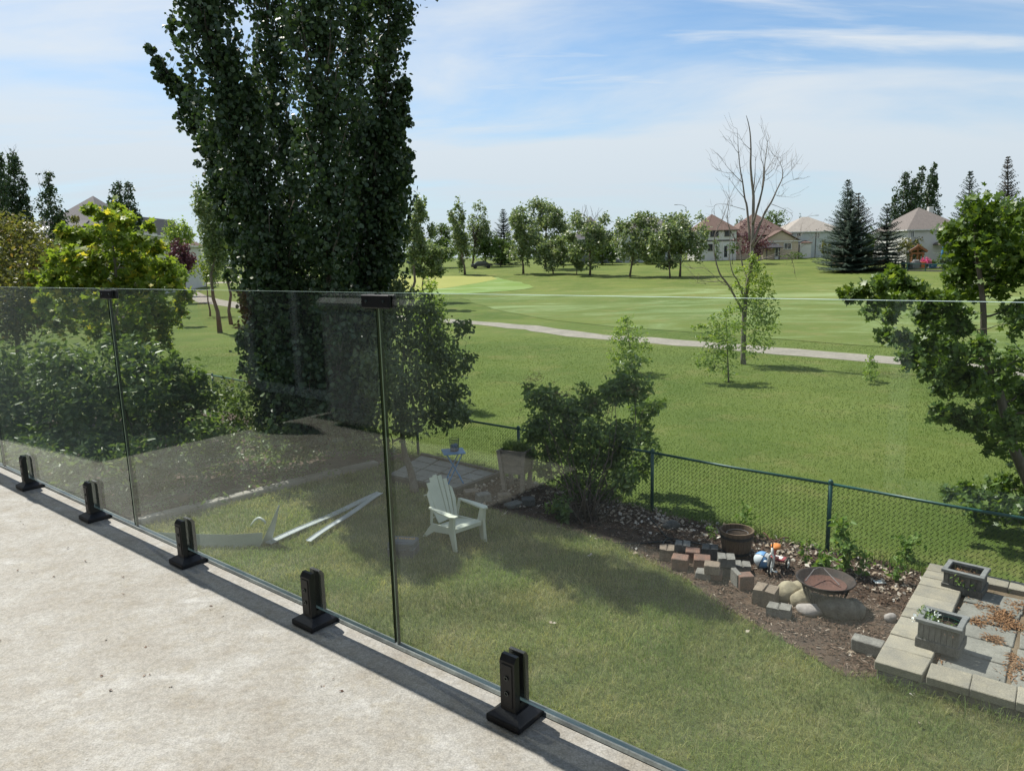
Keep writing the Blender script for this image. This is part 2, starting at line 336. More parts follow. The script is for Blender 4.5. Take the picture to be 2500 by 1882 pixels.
# ------------------------------------------------------------------ foliage machinery
def T(pts, faces): return np.array(pts, float), np.array(faces)
LEAF = {
 'round': T([(0, 0, 0), (.40, .22, .07), (.48, .62, .05), (0, 1, -.04), (-.48, .62, .05), (-.40, .22, .07)], [(0, 1, 2, 3), (0, 3, 4, 5)]),
 'oval': T([(0, 0, 0), (.22, .25, .06), (.22, .65, .04), (0, 1, -.10), (-.22, .65, .04), (-.22, .25, .06)], [(0, 1, 2, 3), (0, 3, 4, 5)]),
 'kite': T([(0, 0, 0), (.34, .45, .08), (0, 1, -.03), (-.34, .45, .08)], [(0, 1, 2), (0, 2, 3)]),
 'narrow': T([(0, 0, 0), (.13, .4, .04), (0, 1, -.1), (-.13, .4, .04)], [(0, 1, 2), (0, 2, 3)]),
 'lobed': T([(0, .05, 0), (.5, .02, .05), (.34, .34, .03), (.62, .62, .06), (.2, .62, .0), (0, 1.05, -.06), (-.2, .62, .0), (-.62, .62, .06), (-.34, .34, .03), (-.5, .02, .05)],
            [(0, 1, 2), (0, 2, 8), (0, 8, 9), (2, 3, 4), (2, 4, 8), (4, 6, 8), (6, 7, 8), (4, 5, 6)]),
}
def scatter(clumps, size, shape, mat_, name='foliage', parent=None, up=.5, droop=0.0, sub=9, subr=.33, origin=None, jitter=.55):
    """clumps: (centre, radii, n) -> one mesh of separate leaves"""
    Ps = []
    for c, r, n in clumps:
        r = np.array(r if hasattr(r, '__len__') else (r, r, r), float); k = max(1, int(n / sub))
        d = rng.normal(size=(k, 3)); d /= np.linalg.norm(d, axis=1)[:, None] + 1e-9
        cen = d * (rng.random((k, 1)) ** .42) * r
        q = np.repeat(cen, sub, 0) + rng.normal(size=(k * sub, 3)) * (subr * .55) * r
        Ps.append(q + np.array(c))
    Pp = np.concatenate(Ps); n = len(Pp)
    tp, tf = LEAF[shape]
    nz = rng.normal(size=(n, 3)); nz[:, 2] = np.abs(nz[:, 2]) * .6 + up; nz /= np.linalg.norm(nz, axis=1)[:, None]
    ty = rng.normal(size=(n, 3)); ty[:, 2] -= droop; ty -= nz * (ty * nz).sum(1)[:, None]; ty /= np.linalg.norm(ty, axis=1)[:, None] + 1e-9
    tx = np.cross(ty, nz)
    s = size * (1 + (rng.random(n) - .5) * 2 * jitter)
    V = Pp[:, None, :] + s[:, None, None] * (tp[None, :, 0:1] * tx[:, None] + tp[None, :, 1:2] * ty[:, None] + tp[None, :, 2:3] * nz[:, None])
    F = tf[None] + (np.arange(n) * len(tp))[:, None, None]
    V = V.reshape(-1, 3)
    if origin is not None: V = V - np.array(origin)
    return np_mesh(name, V, F.reshape(-1, tf.shape[1]), mat_, parent)
def wiggle(a, b, k=5, amp=.06):
    a, b = Vector(a), Vector(b); L = (b - a).length
    return [a.lerp(b, i / k) + (Vector(rng.normal(size=3)) * amp * L * (0 if i in (0, k) else 1)) for i in range(k + 1)]
M['bark'] = mat('grey_brown_bark', (.16, .135, .11), (.09, .075, .06), .9, 6, (1, 1, .3), bump=.6, bscale=25, fine=.3)
M['barkpale'] = mat('pale_bark', (.34, .31, .26), (.2, .18, .15), .85, 6, (1, 1, .3), bump=.4, bscale=25, fine=.3)
M['barkdead'] = mat('dead_wood', (.27, .235, .205), (.11, .095, .085), .85, 1.4, (1, 1, .5), fine=.3)
M['twig'] = mat('brown_twig', (.12, .09, .07), (.07, .05, .04), .9, 6)
LM = {
 'poplar': leafmat('poplar_leaf', (.032, .06, .03), (.06, .10, .046), (.13, .17, .075), .22, .40, .35, (1.2, 1.3, .55), .03),
 'maple': leafmat('maple_leaf', (.13, .205, .04), (.23, .31, .06), (.56, .49, .09), .50, .45, .3, (1.2, 1.2, .5), .09),
 'hedge': leafmat('bronze_green_leaf', (.10, .12, .04), (.18, .18, .065), (.25, .16, .06), .40, .4, .4),
 'shrub': leafmat('shrub_leaf', (.085, .14, .05), (.15, .21, .075), (.24, .28, .1), .38, .4, .4, (1.2, 1.25, .5), .05),
 'lilac': leafmat('lilac_leaf', (.105, .17, .055), (.18, .25, .08), (.28, .35, .11), .42, .4, .4, (1.2, 1.25, .5), .05),
 'apple': leafmat('apple_leaf', (.085, .12, .06), (.14, .18, .09), (.2, .24, .12), .36, .45, .35, (1.2, 1.25, .5), .05),
 'oak': leafmat('lobed_leaf', (.06, .115, .022), (.125, .20, .04), (.24, .32, .08), .38, .42, .35, (1.3, 1.25, .45), .05),
 'aspen': leafmat('aspen_leaf', (.125, .18, .09), (.205, .26, .13), (.39, .41, .23), .40, .38, .5, (1.1, 1.15, .65), .09),
 'dkgreen': leafmat('dark_green_leaf', (.075, .13, .04), (.13, .195, .06), None, .36, .45, .3),
 'bright': leafmat('bright_green_leaf', (.17, .26, .06), (.25, .36, .095), (.38, .44, .14), .46, .42, .35, (1.25, 1.2, .5), .08),
 'purple': leafmat('purple_leaf', (.075, .035, .045), (.13, .06, .075), None, .25, .5, .3, (1.3, .8, .8)),
 'spruce': leafmat('spruce_needles', (.03, .055, .038), (.065, .10, .068), (.11, .145, .105), .12, .6, .25, (1, 1, .8), .05),
 'spruceb': leafmat('brown_tipped_spruce_needles', (.03, .045, .033), (.075, .062, .035), (.13, .08, .04), .12, .6, .25, (1, 1, .8), .15),
 'weed': leafmat('weed_leaf', (.11, .2, .04), (.19, .29, .08), (.33, .35, .1), .4, .5, .3),
 'bloom': leafmat('faded_bloom', (.17, .10, .065), (.24, .15, .10), None, .3, .8, .1, (1, 1, 1)),
 'white': leafmat('white_petal', (.75, .78, .75), (.85, .86, .84), None, .2, .6, .2, (1, 1, 1)),
 'pink': leafmat('pink_petal', (.55, .06, .2), (.75, .16, .33), None, .2, .6, .2, (1, 1, 1)),
 'litter': leafmat('fallen_leaf', (.30, .23, .17), (.48, .42, .36), (.6, .56, .52), .1, .8, .15, (1, 1, 1), .1),
 'chip': leafmat('bark_chip', (.07, .042, .03), (.17, .11, .08), (.36, .3, .25), .05, .85, .15, (1, 1, 1), .08),
 'needle': leafmat('dry_pine_needle', (.20, .105, .055), (.32, .185, .10), None, .05, .85, .15, (1, 1, 1)),
}
def crown_clumps(c, rad, k, cr, n, seed, top=.0):
    rs = np.random.default_rng(seed); out = []
    for i in range(k):
        d = rs.normal(size=3); d /= np.linalg.norm(d); q = d * (rs.random() ** .38)
        p = np.array(c) + q * np.array(rad) * .98
        f = cr * (.65 + .7 * rs.random()); out.append((p, (f * rad[0], f * rad[1], f * rad[2] * .9), max(6, int(n / k * (f / cr) ** 2))))
    return out
def broad_tree(name, label, base, h, rx, trunk_h, lm, leaf=.3, n=2600, seed=1, shape='kite', k=26, cr=.34, group=None, trunk_r=None, bark='bark', lean=(0, 0), rz_scale=1.0, cat='tree', sub=7):
    t = thing(name, label, cat, base, 0, group); tr = trunk_r or h * .016
    rs = np.random.default_rng(seed + 500)
    cz = (trunk_h + h) / 2; rad = (rx, rx, (h - trunk_h) / 2)
    cl = crown_clumps((lean[0], lean[1], cz), rad, k, cr, n, seed)
    scatter(cl, leaf, shape, lm, 'crown', t, sub=sub)
    mb = MB(); top = Vector((lean[0] * .8, lean[1] * .8, h * .82))
    tp = wiggle((0, 0, -.1), top, 6, .018); mb.tube(tp, [tr * (1.25 if i == 0 else 1 - .8 * i / 6) for i in range(7)], 7)
    for c, r, m_ in cl[:max(6, k // 2)]:
        c = Vector(c); f = min(.92, max(trunk_h / h * .8, (c.z - (Vector((c.x, c.y, 0)).length) * .7) / (h * .82)))
        s = Vector((0, 0, 0)).lerp(top, f); mb.tube(wiggle(s, c, 3, .07), [tr * .42, tr * .3, tr * .2, tr * .08], 4)
    mb.build('trunk', M[bark], t, True); return t
def column_tree(name, label, base, cols, lm, leaf, n, shape='kite', group=None, bark='bark', sub=7, jit=0.12, cat='tree'):
    """cols: list of (polyline in world, radius profile, weight) upright columns of foliage"""
    t = thing(name, label, cat, base, 0, group); b = Vector(base); cl = []; mb = MB(); W = sum(c[2] for c in cols)
    for pts, rad, wgt in cols:
        pts = [Vector(p) - b for p in pts]; L = [0]
        for i in range(len(pts) - 1): L.append(L[-1] + (pts[i + 1] - pts[i]).length)
        m_ = max(5, int(L[-1] / (max(rad) * .55)))
        for i in range(m_):
            s = (i + .5) / m_ * L[-1]; j = max(q for q in range(len(pts) - 1) if L[q] <= s); f = (s - L[j]) / (L[j + 1] - L[j])
            p = pts[j].lerp(pts[j + 1], f); r = rad[j] * (1 - f) + rad[j + 1] * f
            r *= 1 + rng.normal() * jit; p = p + Vector(rng.normal(size=3)) * r * .22
            cl.append((tuple(p), (r, r, r * 1.15), n * wgt / W / m_ * (r / max(rad)) ** .8))
            for q_ in range(2):
                a_ = rng.random() * 6.283; rr_ = r * (.25 + .15 * rng.random()); c_ = p + Vector((math.cos(a_) * r * 1.05, math.sin(a_) * r * 1.05, r * rng.normal() * .5))
                cl.append((tuple(c_), (rr_ * .8, rr_ * .8, rr_ * 1.7), n * wgt / W / m_ * .09 * (r / max(rad)) ** .8))
        for i in range(int(m_ * 1.5)):
            j = rng.integers(0, len(pts) - 1); f = rng.random(); p = pts[j].lerp(pts[j + 1], f); r = rad[j] * (1 - f) + rad[j + 1] * f; a_ = rng.random() * 6.283
            mb.tube(wiggle(p, p + Vector((math.cos(a_) * r, math.sin(a_) * r, r * 2.2)), 3, .05), [.035 * r, .028 * r, .02 * r, .01 * r], 3)
        mb.tube(pts, [max(.012, .10 * max(rad) * (1 - .85 * L[i] / L[-1])) for i in range(len(pts))], 6)
    scatter(cl, leaf, shape, lm, 'crown', t, up=.15, droop=.5, sub=sub, subr=.28)
    mb.build('trunk', M[bark], t, True); return t
def spruce(name, label, base, h, r, lm, seed=1, group=None, nw=None, bare=.06, asym=(0, 0)):
    t = thing(name, label, 'tree', base, 0, group); rs = np.random.default_rng(seed); nw = nw or int(h * 2.3)
    V = []; F = []; mb = MB(); mb.tube([(0, 0, -.1), (asym[0] * .5, asym[1] * .5, h * .5), (asym[0], asym[1], h * .985)], [h * .018, h * .011, h * .002], 6)
    for i in range(nw):
        f = bare + (1 - bare) * (i + rs.random() * .7) / nw
        L0 = r * (1 - f) ** .82 * (.84 + .28 * rs.random()) + .12
        nb = max(5, int(12 * (1 - f) + 5)); a0 = rs.random() * 6.28
        for j in range(nb):
            a = a0 + 6.283 * j / nb + rs.normal() * .12; L = L0 * (.72 + .5 * rs.random()); z = f * h + rs.normal() * .08 * h / nw
            dirv = np.array([math.cos(a), math.sin(a), 0]); side = np.array([-dirv[1], dirv[0], 0])
            ctr = np.array([asym[0] * f, asym[1] * f, z])
            m_ = max(4, int(L / .22)); sl = .42 - .75 * f
            for q in range(m_):
                g = (q + .6) / m_; pos = ctr + dirv * L * g + np.array([0, 0, -sl * L * g + .30 * L * g * g])
                wl = (.16 + .30 * L * (1 - g) * .55 + .05) * (.7 + .6 * rs.random())
                for s_ in (-1, 1):
                    tip = pos + side * s_ * wl + dirv * wl * .7 + np.array([0, 0, -.22 * wl - .08 + rs.normal() * .05])
                    b0 = pos - dirv * .10 + np.array([0, 0, .05]); b1 = pos + dirv * .16 - np.array([0, 0, .03]); k = len(V)
                    V += [b0, b1, tip]; F.append((k, k + 1, k + 2))
                    tip2 = pos + side * s_ * wl * .55 + dirv * wl * .5 + np.array([0, 0, -.45 * wl]); k = len(V)
                    V += [b0, b1, tip2]; F.append((k, k + 1, k + 2))
            tipv = ctr + dirv * (L * 1.06) + np.array([0, 0, -sl * L + .30 * L + .06]); k = len(V)
            e = ctr + dirv * L * .8 + np.array([0, 0, -sl * L * .8 + .19 * L]); V += [e + side * .07, e - side * .07, tipv]; F.append((k, k + 1, k + 2))
    np_mesh('crown', V, F, lm, t); mb.build('trunk', M['bark'], t, True); return t

# ------------------------------------------------------------------ deck frame of reference (a along the glass to the right, n inwards)
OA = Vector((-.365, 2.035, 0)); AX = Vector((.777, -.629, 0)).normalized(); NX = Vector((-AX.y * -1, -AX.x, 0)); NX = Vector((AX.y, -AX.x, 0))
def DK(a, n, z=0.0): return OA + AX * a + NX * n + Vector((0, 0, DECK_Z + z))
DM = Matrix.Translation(OA + Vector((0, 0, DECK_Z))) @ Matrix((AX, NX, Vector((0, 0, 1)))).transposed().to_4x4()
ARZ = math.atan2(AX.y, AX.x)            # local X = along the glass, local Y = outwards
def deckthing(name, label, cat, group=None): return thing(name, label, cat, OA + Vector((0, 0, DECK_Z)), ARZ, group)

# ------------------------------------------------------------------ terrain and ground sheets
def sheet(name, mat_, xs, ys, dz=0.0, kind='structure'):
    X, Y = np.meshgrid(xs, ys); Z = np.array([terr(y) for y in ys])[:, None] + 0 * X + dz
    V = np.stack([X, Y, Z], -1).reshape(-1, 3); nx, ny = len(xs), len(ys)
    i = (np.arange(ny - 1)[:, None] * nx + np.arange(nx - 1)[None]).ravel()
    o = np_mesh(name, V, np.stack([i, i + 1, i + nx + 1, i + nx], 1), mat_, None, True); return tag(o, kind=kind)
sheet('ground', M['rough'], np.array([-2500, -600, -200, -80, -20, 20, 80, 200, 600, 2500.]), np.concatenate([[-60, 0, 30], np.arange(34, 230, 4), [300, 600, 2800]]))
def drape(name, mat_, polypx, dz, step=2.0, zf=True, kind='structure', pts=None, rough_edge=0.0):
    """a polygon given in photo pixels (or points) laid on the terrain as its own sheet"""
    pp = pts or [GT(u, v) for u, v in polypx]
    # densify
    q = []
    for i in range(len(pp)):
        a, b = pp[i], pp[(i + 1) % len(pp)]; k = max(1, int((b - a).length / step))
        for j in range(k):
            p = a.lerp(b, j / k); q.append(Vector((p.x + rng.normal() * rough_edge, p.y + rng.normal() * rough_edge, 0)))
    bm = bmesh.new(); vs = [bm.verts.new((p.x, p.y, 0)) for p in q]; f = bm.faces.new(vs)
    bmesh.ops.triangulate(bm, faces=[f])
    ys = [p.y for p in q]; y0, y1 = min(ys), max(ys)
    if y1 > 36:
        for c in np.arange(max(34, y0) + 1, y1, 3.0):
            g = bm.verts[:] + bm.edges[:] + bm.faces[:]
            bmesh.ops.bisect_plane(bm, geom=g, plane_co=(0, c, 0), plane_no=(0, 1, 0))
    for v_ in bm.verts: v_.co.z = terr(v_.co.y) + dz
    bmesh.ops.recalc_face_normals(bm, faces=bm.faces)
    if sum(f.normal.z for f in bm.faces) < 0: bmesh.ops.reverse_faces(bm, faces=bm.faces)
    me = bpy.data.meshes.new(name); bm.to_mesh(me); bm.free(); me.materials.append(mat_)
    o = bpy.data.objects.new(name, me); COL.objects.link(o); return tag(o, kind=kind)
def ribbon(cpx, w_, pts=None):
    pp = pts or [GT(u, v) for u, v in cpx]; l, r = [], []
    for i, p in enumerate(pp):
        d = (pp[min(i + 1, len(pp) - 1)] - pp[max(0, i - 1)]); n = Vector((-d.y, d.x, 0)).normalized(); l.append(p + n * w_ / 2); r.append(p - n * w_ / 2)
    return l + r[::-1]
drape('fairway', M['fairway'], [(1120, 728), (1230, 765), (1330, 782), (1500, 798), (1750, 818), (2100, 845), (2600, 868), (2600, 716), (2300, 700), (2000, 694), (1700, 702), (1450, 708), (1280, 716)], .02, 4, rough_edge=.35)
drape('green_apron', M['apron'], [(930, 716), (1120, 719), (1240, 712), (1305, 702), (1270, 690), (1215, 678), (1100, 674), (930, 674)], .03, 3, rough_edge=.2)
drape('putting_green', M['green'], [(900, 712), (1010, 711), (1090, 704), (1160, 693), (1215, 682), (1200, 676), (1100, 675), (900, 675)], .045, 3)
pa = [(950, 774), (1020, 779), (1099, 785), (1190, 791), (1279, 799), (1360, 810), (1450, 822), (1570, 830), (1687, 840), (1800, 849), (1925, 860), (2060, 871), (2196, 882), (2400, 900), (2700, 930)]
drape('cart_path', M['path'], None, .012, 1.0, pts=ribbon(pa, 1.9), rough_edge=.09)
pl = [(760, 772), (660, 757), (580, 745), (520, 737), (480, 728), (455, 714), (452, 703), (475, 695), (525, 691), (600, 689)]
drape('asphalt_path', M['path'], None, .016, 1.0, pts=ribbon(pl, 3.0), rough_edge=.03)

# yard lawn and beds
lawnp = [Vector((9, 2, 0)), Vector((9, 5.5, 0)), Vector((5.9, 8.65, 0)), Vector((-.2, 14.0, 0)), Vector((-9.9, 22.4, 0)), Vector((-16, 22.4, 0)), Vector((-16, -6, 0)), Vector((9, -6, 0))]
drape('lawn', M['lawn'], None, .006, 3, pts=lawnp)
bed_px = [(1120, 1222), (1240, 1255), (1330, 1277), (1420, 1302), (1510, 1330), (1600, 1375), (1680, 1420), (1760, 1476), (1860, 1536), (1960, 1594), (2060, 1645), (2150, 1650)]
bed = [G(u, v) for u, v in bed_px] + [Vector((5.95, 8.75, 0)), Vector((2.28, 11.75, 0)), Vector((-.2, 13.95, 0)), Vector((-1.9, 15.5, 0)), Vector((-2.6, 15.6, 0))]
lbed_px = [(250, 1310), (400, 1266), (560, 1227), (745, 1178), (905, 1142), (1010, 1112)]
lbed = [G(u, v) for u, v in lbed_px] + [Vector((-2.4, 15.8, 0)), Vector((-9.5, 22.0, 0)), Vector((-15, 20, 0)), Vector((-14, 13, 0))]
drape('mulch_bed', M['mulch'], None, .014, .35, pts=bed, rough_edge=.03)
drape('shrub_bed', M['mulch'], None, .013, .6, pts=lbed)
def inside(poly, x, y):
    r = np.zeros(len(x), bool); n = len(poly)
    for i in range(n):
        a, b = poly[i], poly[(i + 1) % n]
        c = ((a.y > y) != (b.y > y)) & (x < (b.x - a.x) * (y - a.y) / (b.y - a.y + 1e-12) + a.x); r ^= c
    return r
def vis(x, y, z=0, m=60):
    inv = np.array(RM.transposed()); q = inv @ np.stack([x, y, np.full_like(x, z - HC)]); u = 1250 + FPX * q[0] / -q[2]; v = 941 - FPX * q[1] / -q[2]
    return (q[2] < 0) & (u > -m) & (u < 2500 + m) & (v > -m) & (v < 1882 + m)
def blades(name, x, y, hgt, wid, mat_, lean=.5, z=0.0):
    n = len(x); a = rng.random(n) * 6.283; h = hgt * (.55 + .8 * rng.random(n)); b = rng.random(n) * 6.283; ln = h * lean * rng.random(n) * 1.6
    z = np.full(n, z) if not hasattr(z, '__len__') else z
    dx, dy = np.cos(a) * wid / 2, np.sin(a) * wid / 2; ex, ey = np.cos(b) * ln, np.sin(b) * ln
    p0 = np.stack([x - dx, y - dy, z], 1); p1 = np.stack([x + dx, y + dy, z], 1)
    m0 = np.stack([x - dx * .8 + ex * .35, y - dy * .8 + ey * .35, z + h * .6], 1); m1 = np.stack([x + dx * .8 + ex * .35, y + dy * .8 + ey * .35, z + h * .6], 1)
    t = np.stack([x + ex, y + ey, z + h * (1 - .25 * lean)], 1)
    V = np.stack([p0, p1, m1, m0, t], 1).reshape(-1, 3); k = np.arange(n) * 5
    F = np.concatenate([np.stack([k, k + 1, k + 2], 1), np.stack([k, k + 2, k + 3], 1), np.stack([k + 3, k + 2, k + 4], 1)])
    return np_mesh(name, V, F, mat_)
wall_px = [(2140, 1640), (2275, 1370)]
WC = [G(2134, 1613, .20), G(2270, 1374, .20)]          # left face of the retaining wall, top
WA = Vector((WC[0].x, WC[0].y, 0)); WB = Vector((WC[1].x, WC[1].y, 0))
WD = Vector((1.0, -.77, 0)).normalized()                # front face runs to the right and towards the house
patio_foot = [WA - Vector((.02, .02, 0)), WB, WB + WD * 6, WA + WD * 6]
pad_px = [(940, 1172), (1029, 1119), (1222, 1165), (1112, 1208)]
pad = [G(u, v) for u, v in pad_px]
N0 = 620000
x = rng.uniform(-9.5, 7.5, N0); y = rng.uniform(2.5, 16.5, N0)
dist = np.hypot(x, y); keep = (rng.random(N0) < np.clip((9.0 / dist) ** 1.6, .25, 1)) & vis(x, y) & ~inside(bed, x, y) & ~inside(lbed, x, y) & ~inside(patio_foot, x, y) & ~inside(pad, x, y)
keep &= (x * .6594 + y * .7518) < (5.7 * .6594 + 8.83 * .7518) - .05
x, y = x[keep], y[keep]
tag(blades('grass', x, y, .07, .0052 * (np.hypot(x, y) / 8), M['blade'], .85, .006), 'short dry green and straw coloured lawn grass of the yard', 'grass', kind='stuff')
N1 = 500000
yy = 9 + 31 * rng.random(N1) ** 1.0; xx = rng.uniform(-1, 1, N1) * (yy * .78 + 2)
k = ((xx * .6594 + yy * .7518) > (5.7 * .6594 + 8.83 * .7518) + .03) & vis(xx, yy) & (rng.random(N1) < np.clip((16 / np.hypot(xx, yy)) ** 1.2, .15, 1))
pr = ribbon(pa, 2.5); k &= ~inside(pr, xx, yy)
xx, yy = xx[k], yy[k]
tag(blades('rough_grass', xx, yy, .036, .0062 * (np.hypot(xx, yy) / 13), M['blade2'], .9, .002), 'mown green rough grass between the fence and the gravel path', 'grass', kind='stuff')

# ------------------------------------------------------------------ deck and house behind the camera
mb = MB(); mb.box((0.0, -1.86, -.16), (17.0, 3.58, .32)); dk = mb.build('deck', M['deck']); dk.location = OA + Vector((0, 0, DECK_Z)); dk.rotation_euler = (0, 0, ARZ); tag(dk, kind='structure')
# the walking surface reaches 65 mm beyond the glass; a metal drip edge closes it
mb = MB(); mb.box((0, -.05, -.018), (17, .036, .05), .006); mb.box((0, -.036, -.15), (17, .008, .24)); f_ = mb.build('drip_edge', M['flash'], dk)
# shift so that the deck edge sits 60 mm outside the glass
for o_ in (dk,): o_.location += -NX * .115
H = deckthing('house', 'grey sided house wall behind the deck, mirrored in the railing glass, with an added wing and unseen roof that shade the deck', 'house')
WALLN = -2.55
mb = MB()
mb.box((0, WALLN - .1, 1.2), (17, .2, 8.6)); mb.box((-5.4, -1.40, .25), (1.1, 2.25, 4.7)); mb.build('wall', M['siding'], H)  # second box is a wing added for the shadow it throws on the deck
sd = MB(); sd.box((0, 0, 0), (9.7, .018, .14), .006); s0 = sd.build('siding_board', M['siding'], H); s0.location = (0, WALLN + .012, .1)
for i in range(1, 17): share(s0, H, (0, WALLN + .012, .1 + .152 * i), (R(4), 0, 0))
mb = MB(); mb.box((-3.55, -2.19, 2.66), (2.5, .72, .12)); mb.box((2.6, -1.79, 2.66), (9.8, 1.52, .12)); mb.build('porch_or_shade_roof', M['trim'], H)  # unseen roof slabs, added and sized to shade the inner deck
for xw in (-4.0, 1.6):
    mb = MB()
    for c, s in (((0, 0, 2.1), (1.5, .06, .09)), ((0, 0, 0.05), (1.5, .06, .09)), ((-.75, 0, 1.07), (.09, .06, 2.1)), ((.75, 0, 1.07), (.09, .06, 2.1)), ((0, 0, 1.07), (.07, .05, 2.0))): mb.box(c, s, .01)
    d_ = mb.build('patio_door', M['trim'], H); d_.location = (xw, WALLN + .06, 0)
    mb = MB(); mb.box((0, -.02, 1.07), (1.45, .02, 2.0)); mb.build('pane', M['pane'], d_)
# a covered grill, a potted plant on it, a parasol shape in place of an unidentified red spot and a side table mirrored in the glass
g = deckthing('covered_grill', 'grey fabric covered grill against the house wall, mirrored in the glass', 'grill')
mb = MB()
for zz, sx, sy, dz in ((.44, 1.04, .56, .84), (.90, 1.10, .60, .09)): mb.box((-2.35, -2.20, zz), (sx, sy, dz), .035)
mb.build('fabric_cover', M['cover'], g)
mb = MB(); mb.box((-2.35, -2.20, .96), (1.02, .52, .04), .015); mb.build('lid_top', M['cover'], g)
rp = deckthing('red_spot_standin', 'red parasol shape standing in for an unidentified red spot mirrored in the glass', 'parasol')  # made-up shape, stands in for a red spot of unknown origin
mb = MB(); mb.lathe([(.02, .72), (.13, .71), (.18, .82), (.17, .98), (.12, 1.2), (.02, 1.5)], 18, (-3.6, -1.6, 0)); mb.build('folded_canopy', M['redcloth'], rp, True)
mb = MB(); mb.tube([(-3.6, -1.6, .05), (-3.6, -1.6, 1.56)], .018, 8); mb.lathe([(.0, .0), (.09, 0), (.09, .05), (.04, .09), (0, .09)], 16, (-3.6, -1.6, 0)); mb.build('pole', M['black'], rp)

# ------------------------------------------------------------------ glass railing
rl = deckthing('glass_railing', 'frameless glass balcony railing on black floor clamps along the deck edge', 'railing')
GT_, GB_, TH = 1.112, .062, .0135
joints = [(-5.10, -3.411), (-3.402, -1.714), (-1.704, -.006), (.006, 1.70), (1.714, 3.40)]
for a0, a1 in joints:
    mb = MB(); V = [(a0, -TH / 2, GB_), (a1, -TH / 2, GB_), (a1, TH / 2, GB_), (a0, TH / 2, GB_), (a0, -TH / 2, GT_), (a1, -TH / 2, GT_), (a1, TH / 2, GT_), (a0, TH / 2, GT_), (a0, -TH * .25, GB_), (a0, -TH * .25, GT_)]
    for f, mi in (((0, 1, 5, 4), 0), ((3, 7, 6, 2), 0), ((0, 8, 3, 2, 1), 4), ((4, 5, 6, 7, 9), 3), ((1, 2, 6, 5), 1), ((0, 4, 9, 8), 2), ((8, 9, 7, 3), 1)): mb.f.append(list(f)); mb.m.append(mi)  # left end: mostly dark, one strip coloured as if sunlit
    mb.v = V; mb.build('glass_pane', [M['glass'], M['edge_dark'], M['edge_lit_tone'], M['edge_top'], M['edge_bot']], rl)
mb = MB()                                # one floor clamp
mb.box((0, 0, .010), (.112, .112, .020), .003)
b = .056; t = .031
mb.add([(-b + .003, -b + .003, .020), (b - .003, -b + .003, .020), (b - .003, b - .003, .020), (-b + .003, b - .003, .020), (-t, -t, .034), (t, -t, .034), (t, t, .034), (-t, t, .034)],
       [(0, 1, 5, 4), (1, 2, 6, 5), (2, 3, 7, 6), (3, 0, 4, 7), (4, 5, 6, 7)])
base_me = mb
def clamp(a):
    c = base_me.build('clamp_base', M['black'], rl) if 'cb' not in globals() else share(globals()['cb'], rl)
    globals()['cb'] = globals().get('cb', c); c.location = (a, 0, 0.0005)
    if 'jw' not in globals():
        m2 = MB()
        for s in (-1, 1):
            y0, y1 = s * .009, s * .030
            pr_ = [(y0, .055), (y0, .186), (y1 - s * .010, .186), (y1, .172), (y1, .03), (y0 - s * .02, .03), (y0 - s * .02, .055)]
            # jaw profile in (y, z) swept along x with cut corners
            n = len(pr_); V = [(-.024, y_, z_) for y_, z_ in pr_] + [(.024, y_, z_) for y_, z_ in pr_]
            m2.add(V, [list(range(n)), list(range(n, 2 * n))[::-1]] + [[i, n + i, n + (i + 1) % n, (i + 1) % n] for i in range(n)])
            m2.box((0, s * .031, .105), (.034, .004, .12), .0015)
        m2.box((0, 0, .043), (.0485, .018, .02))
        globals()['jw'] = m2.build('clamp_jaw', M['black'], c)
        m3 = MB()
        for zz in (.085, .125): m3.lathe([(0, 0), (.0045, 0), (.0065, .003), (.0065, .0)], 10, (0, 0, 0)); 
        m3 = MB(); m3.lathe([(.0, .0008), (.0035, .0008), (.0036, .003), (.0068, .003), (.0068, 0)], 12)
        globals()['bl'] = m3.build('clamp_screw', M['edge_dark'], c)
        bl.location = (0, -.033, .128); bl.rotation_euler = (R(90), 0, 0); share(bl, c, (0, -.033, .085), (R(90), 0, 0))
    else:
        share(jw, c); share(bl, c, (0, -.033, .128), (R(90), 0, 0)); share(bl, c, (0, -.033, .085), (R(90), 0, 0))
for a in (-3.842, -3.013, -2.158, -1.262, -.412, .452, 1.30): clamp(a)
mb = MB(); mb.box((0, -.0105, 0), (.118, .008, .038), .003); mb.box((0, .0105, 0), (.118, .008, .038), .003); mb.box((0, 0, 0), (.008, .016, .030))
br = mb.build('joint_bracket', M['black'], rl); br.location = (0.001, 0, GT_ - .024)
mb = MB(); mb.lathe([(0, .003), (.004, .003), (.005, .0)], 10); sc0 = mb.build('bracket_screw', M['edge_dark'], br); sc0.location = (-.035, -.0145, 0); sc0.rotation_euler = (R(90), 0, 0); share(sc0, br, (.035, -.0145, 0), (R(90), 0, 0))
for a in (-1.709, -3.406, 1.707):
    c = share(br, rl, (a, 0, GT_ - .024))
    for sx in (-.035, .035): share(sc0, c, (sx, -.0145, 0), (R(90), 0, 0))

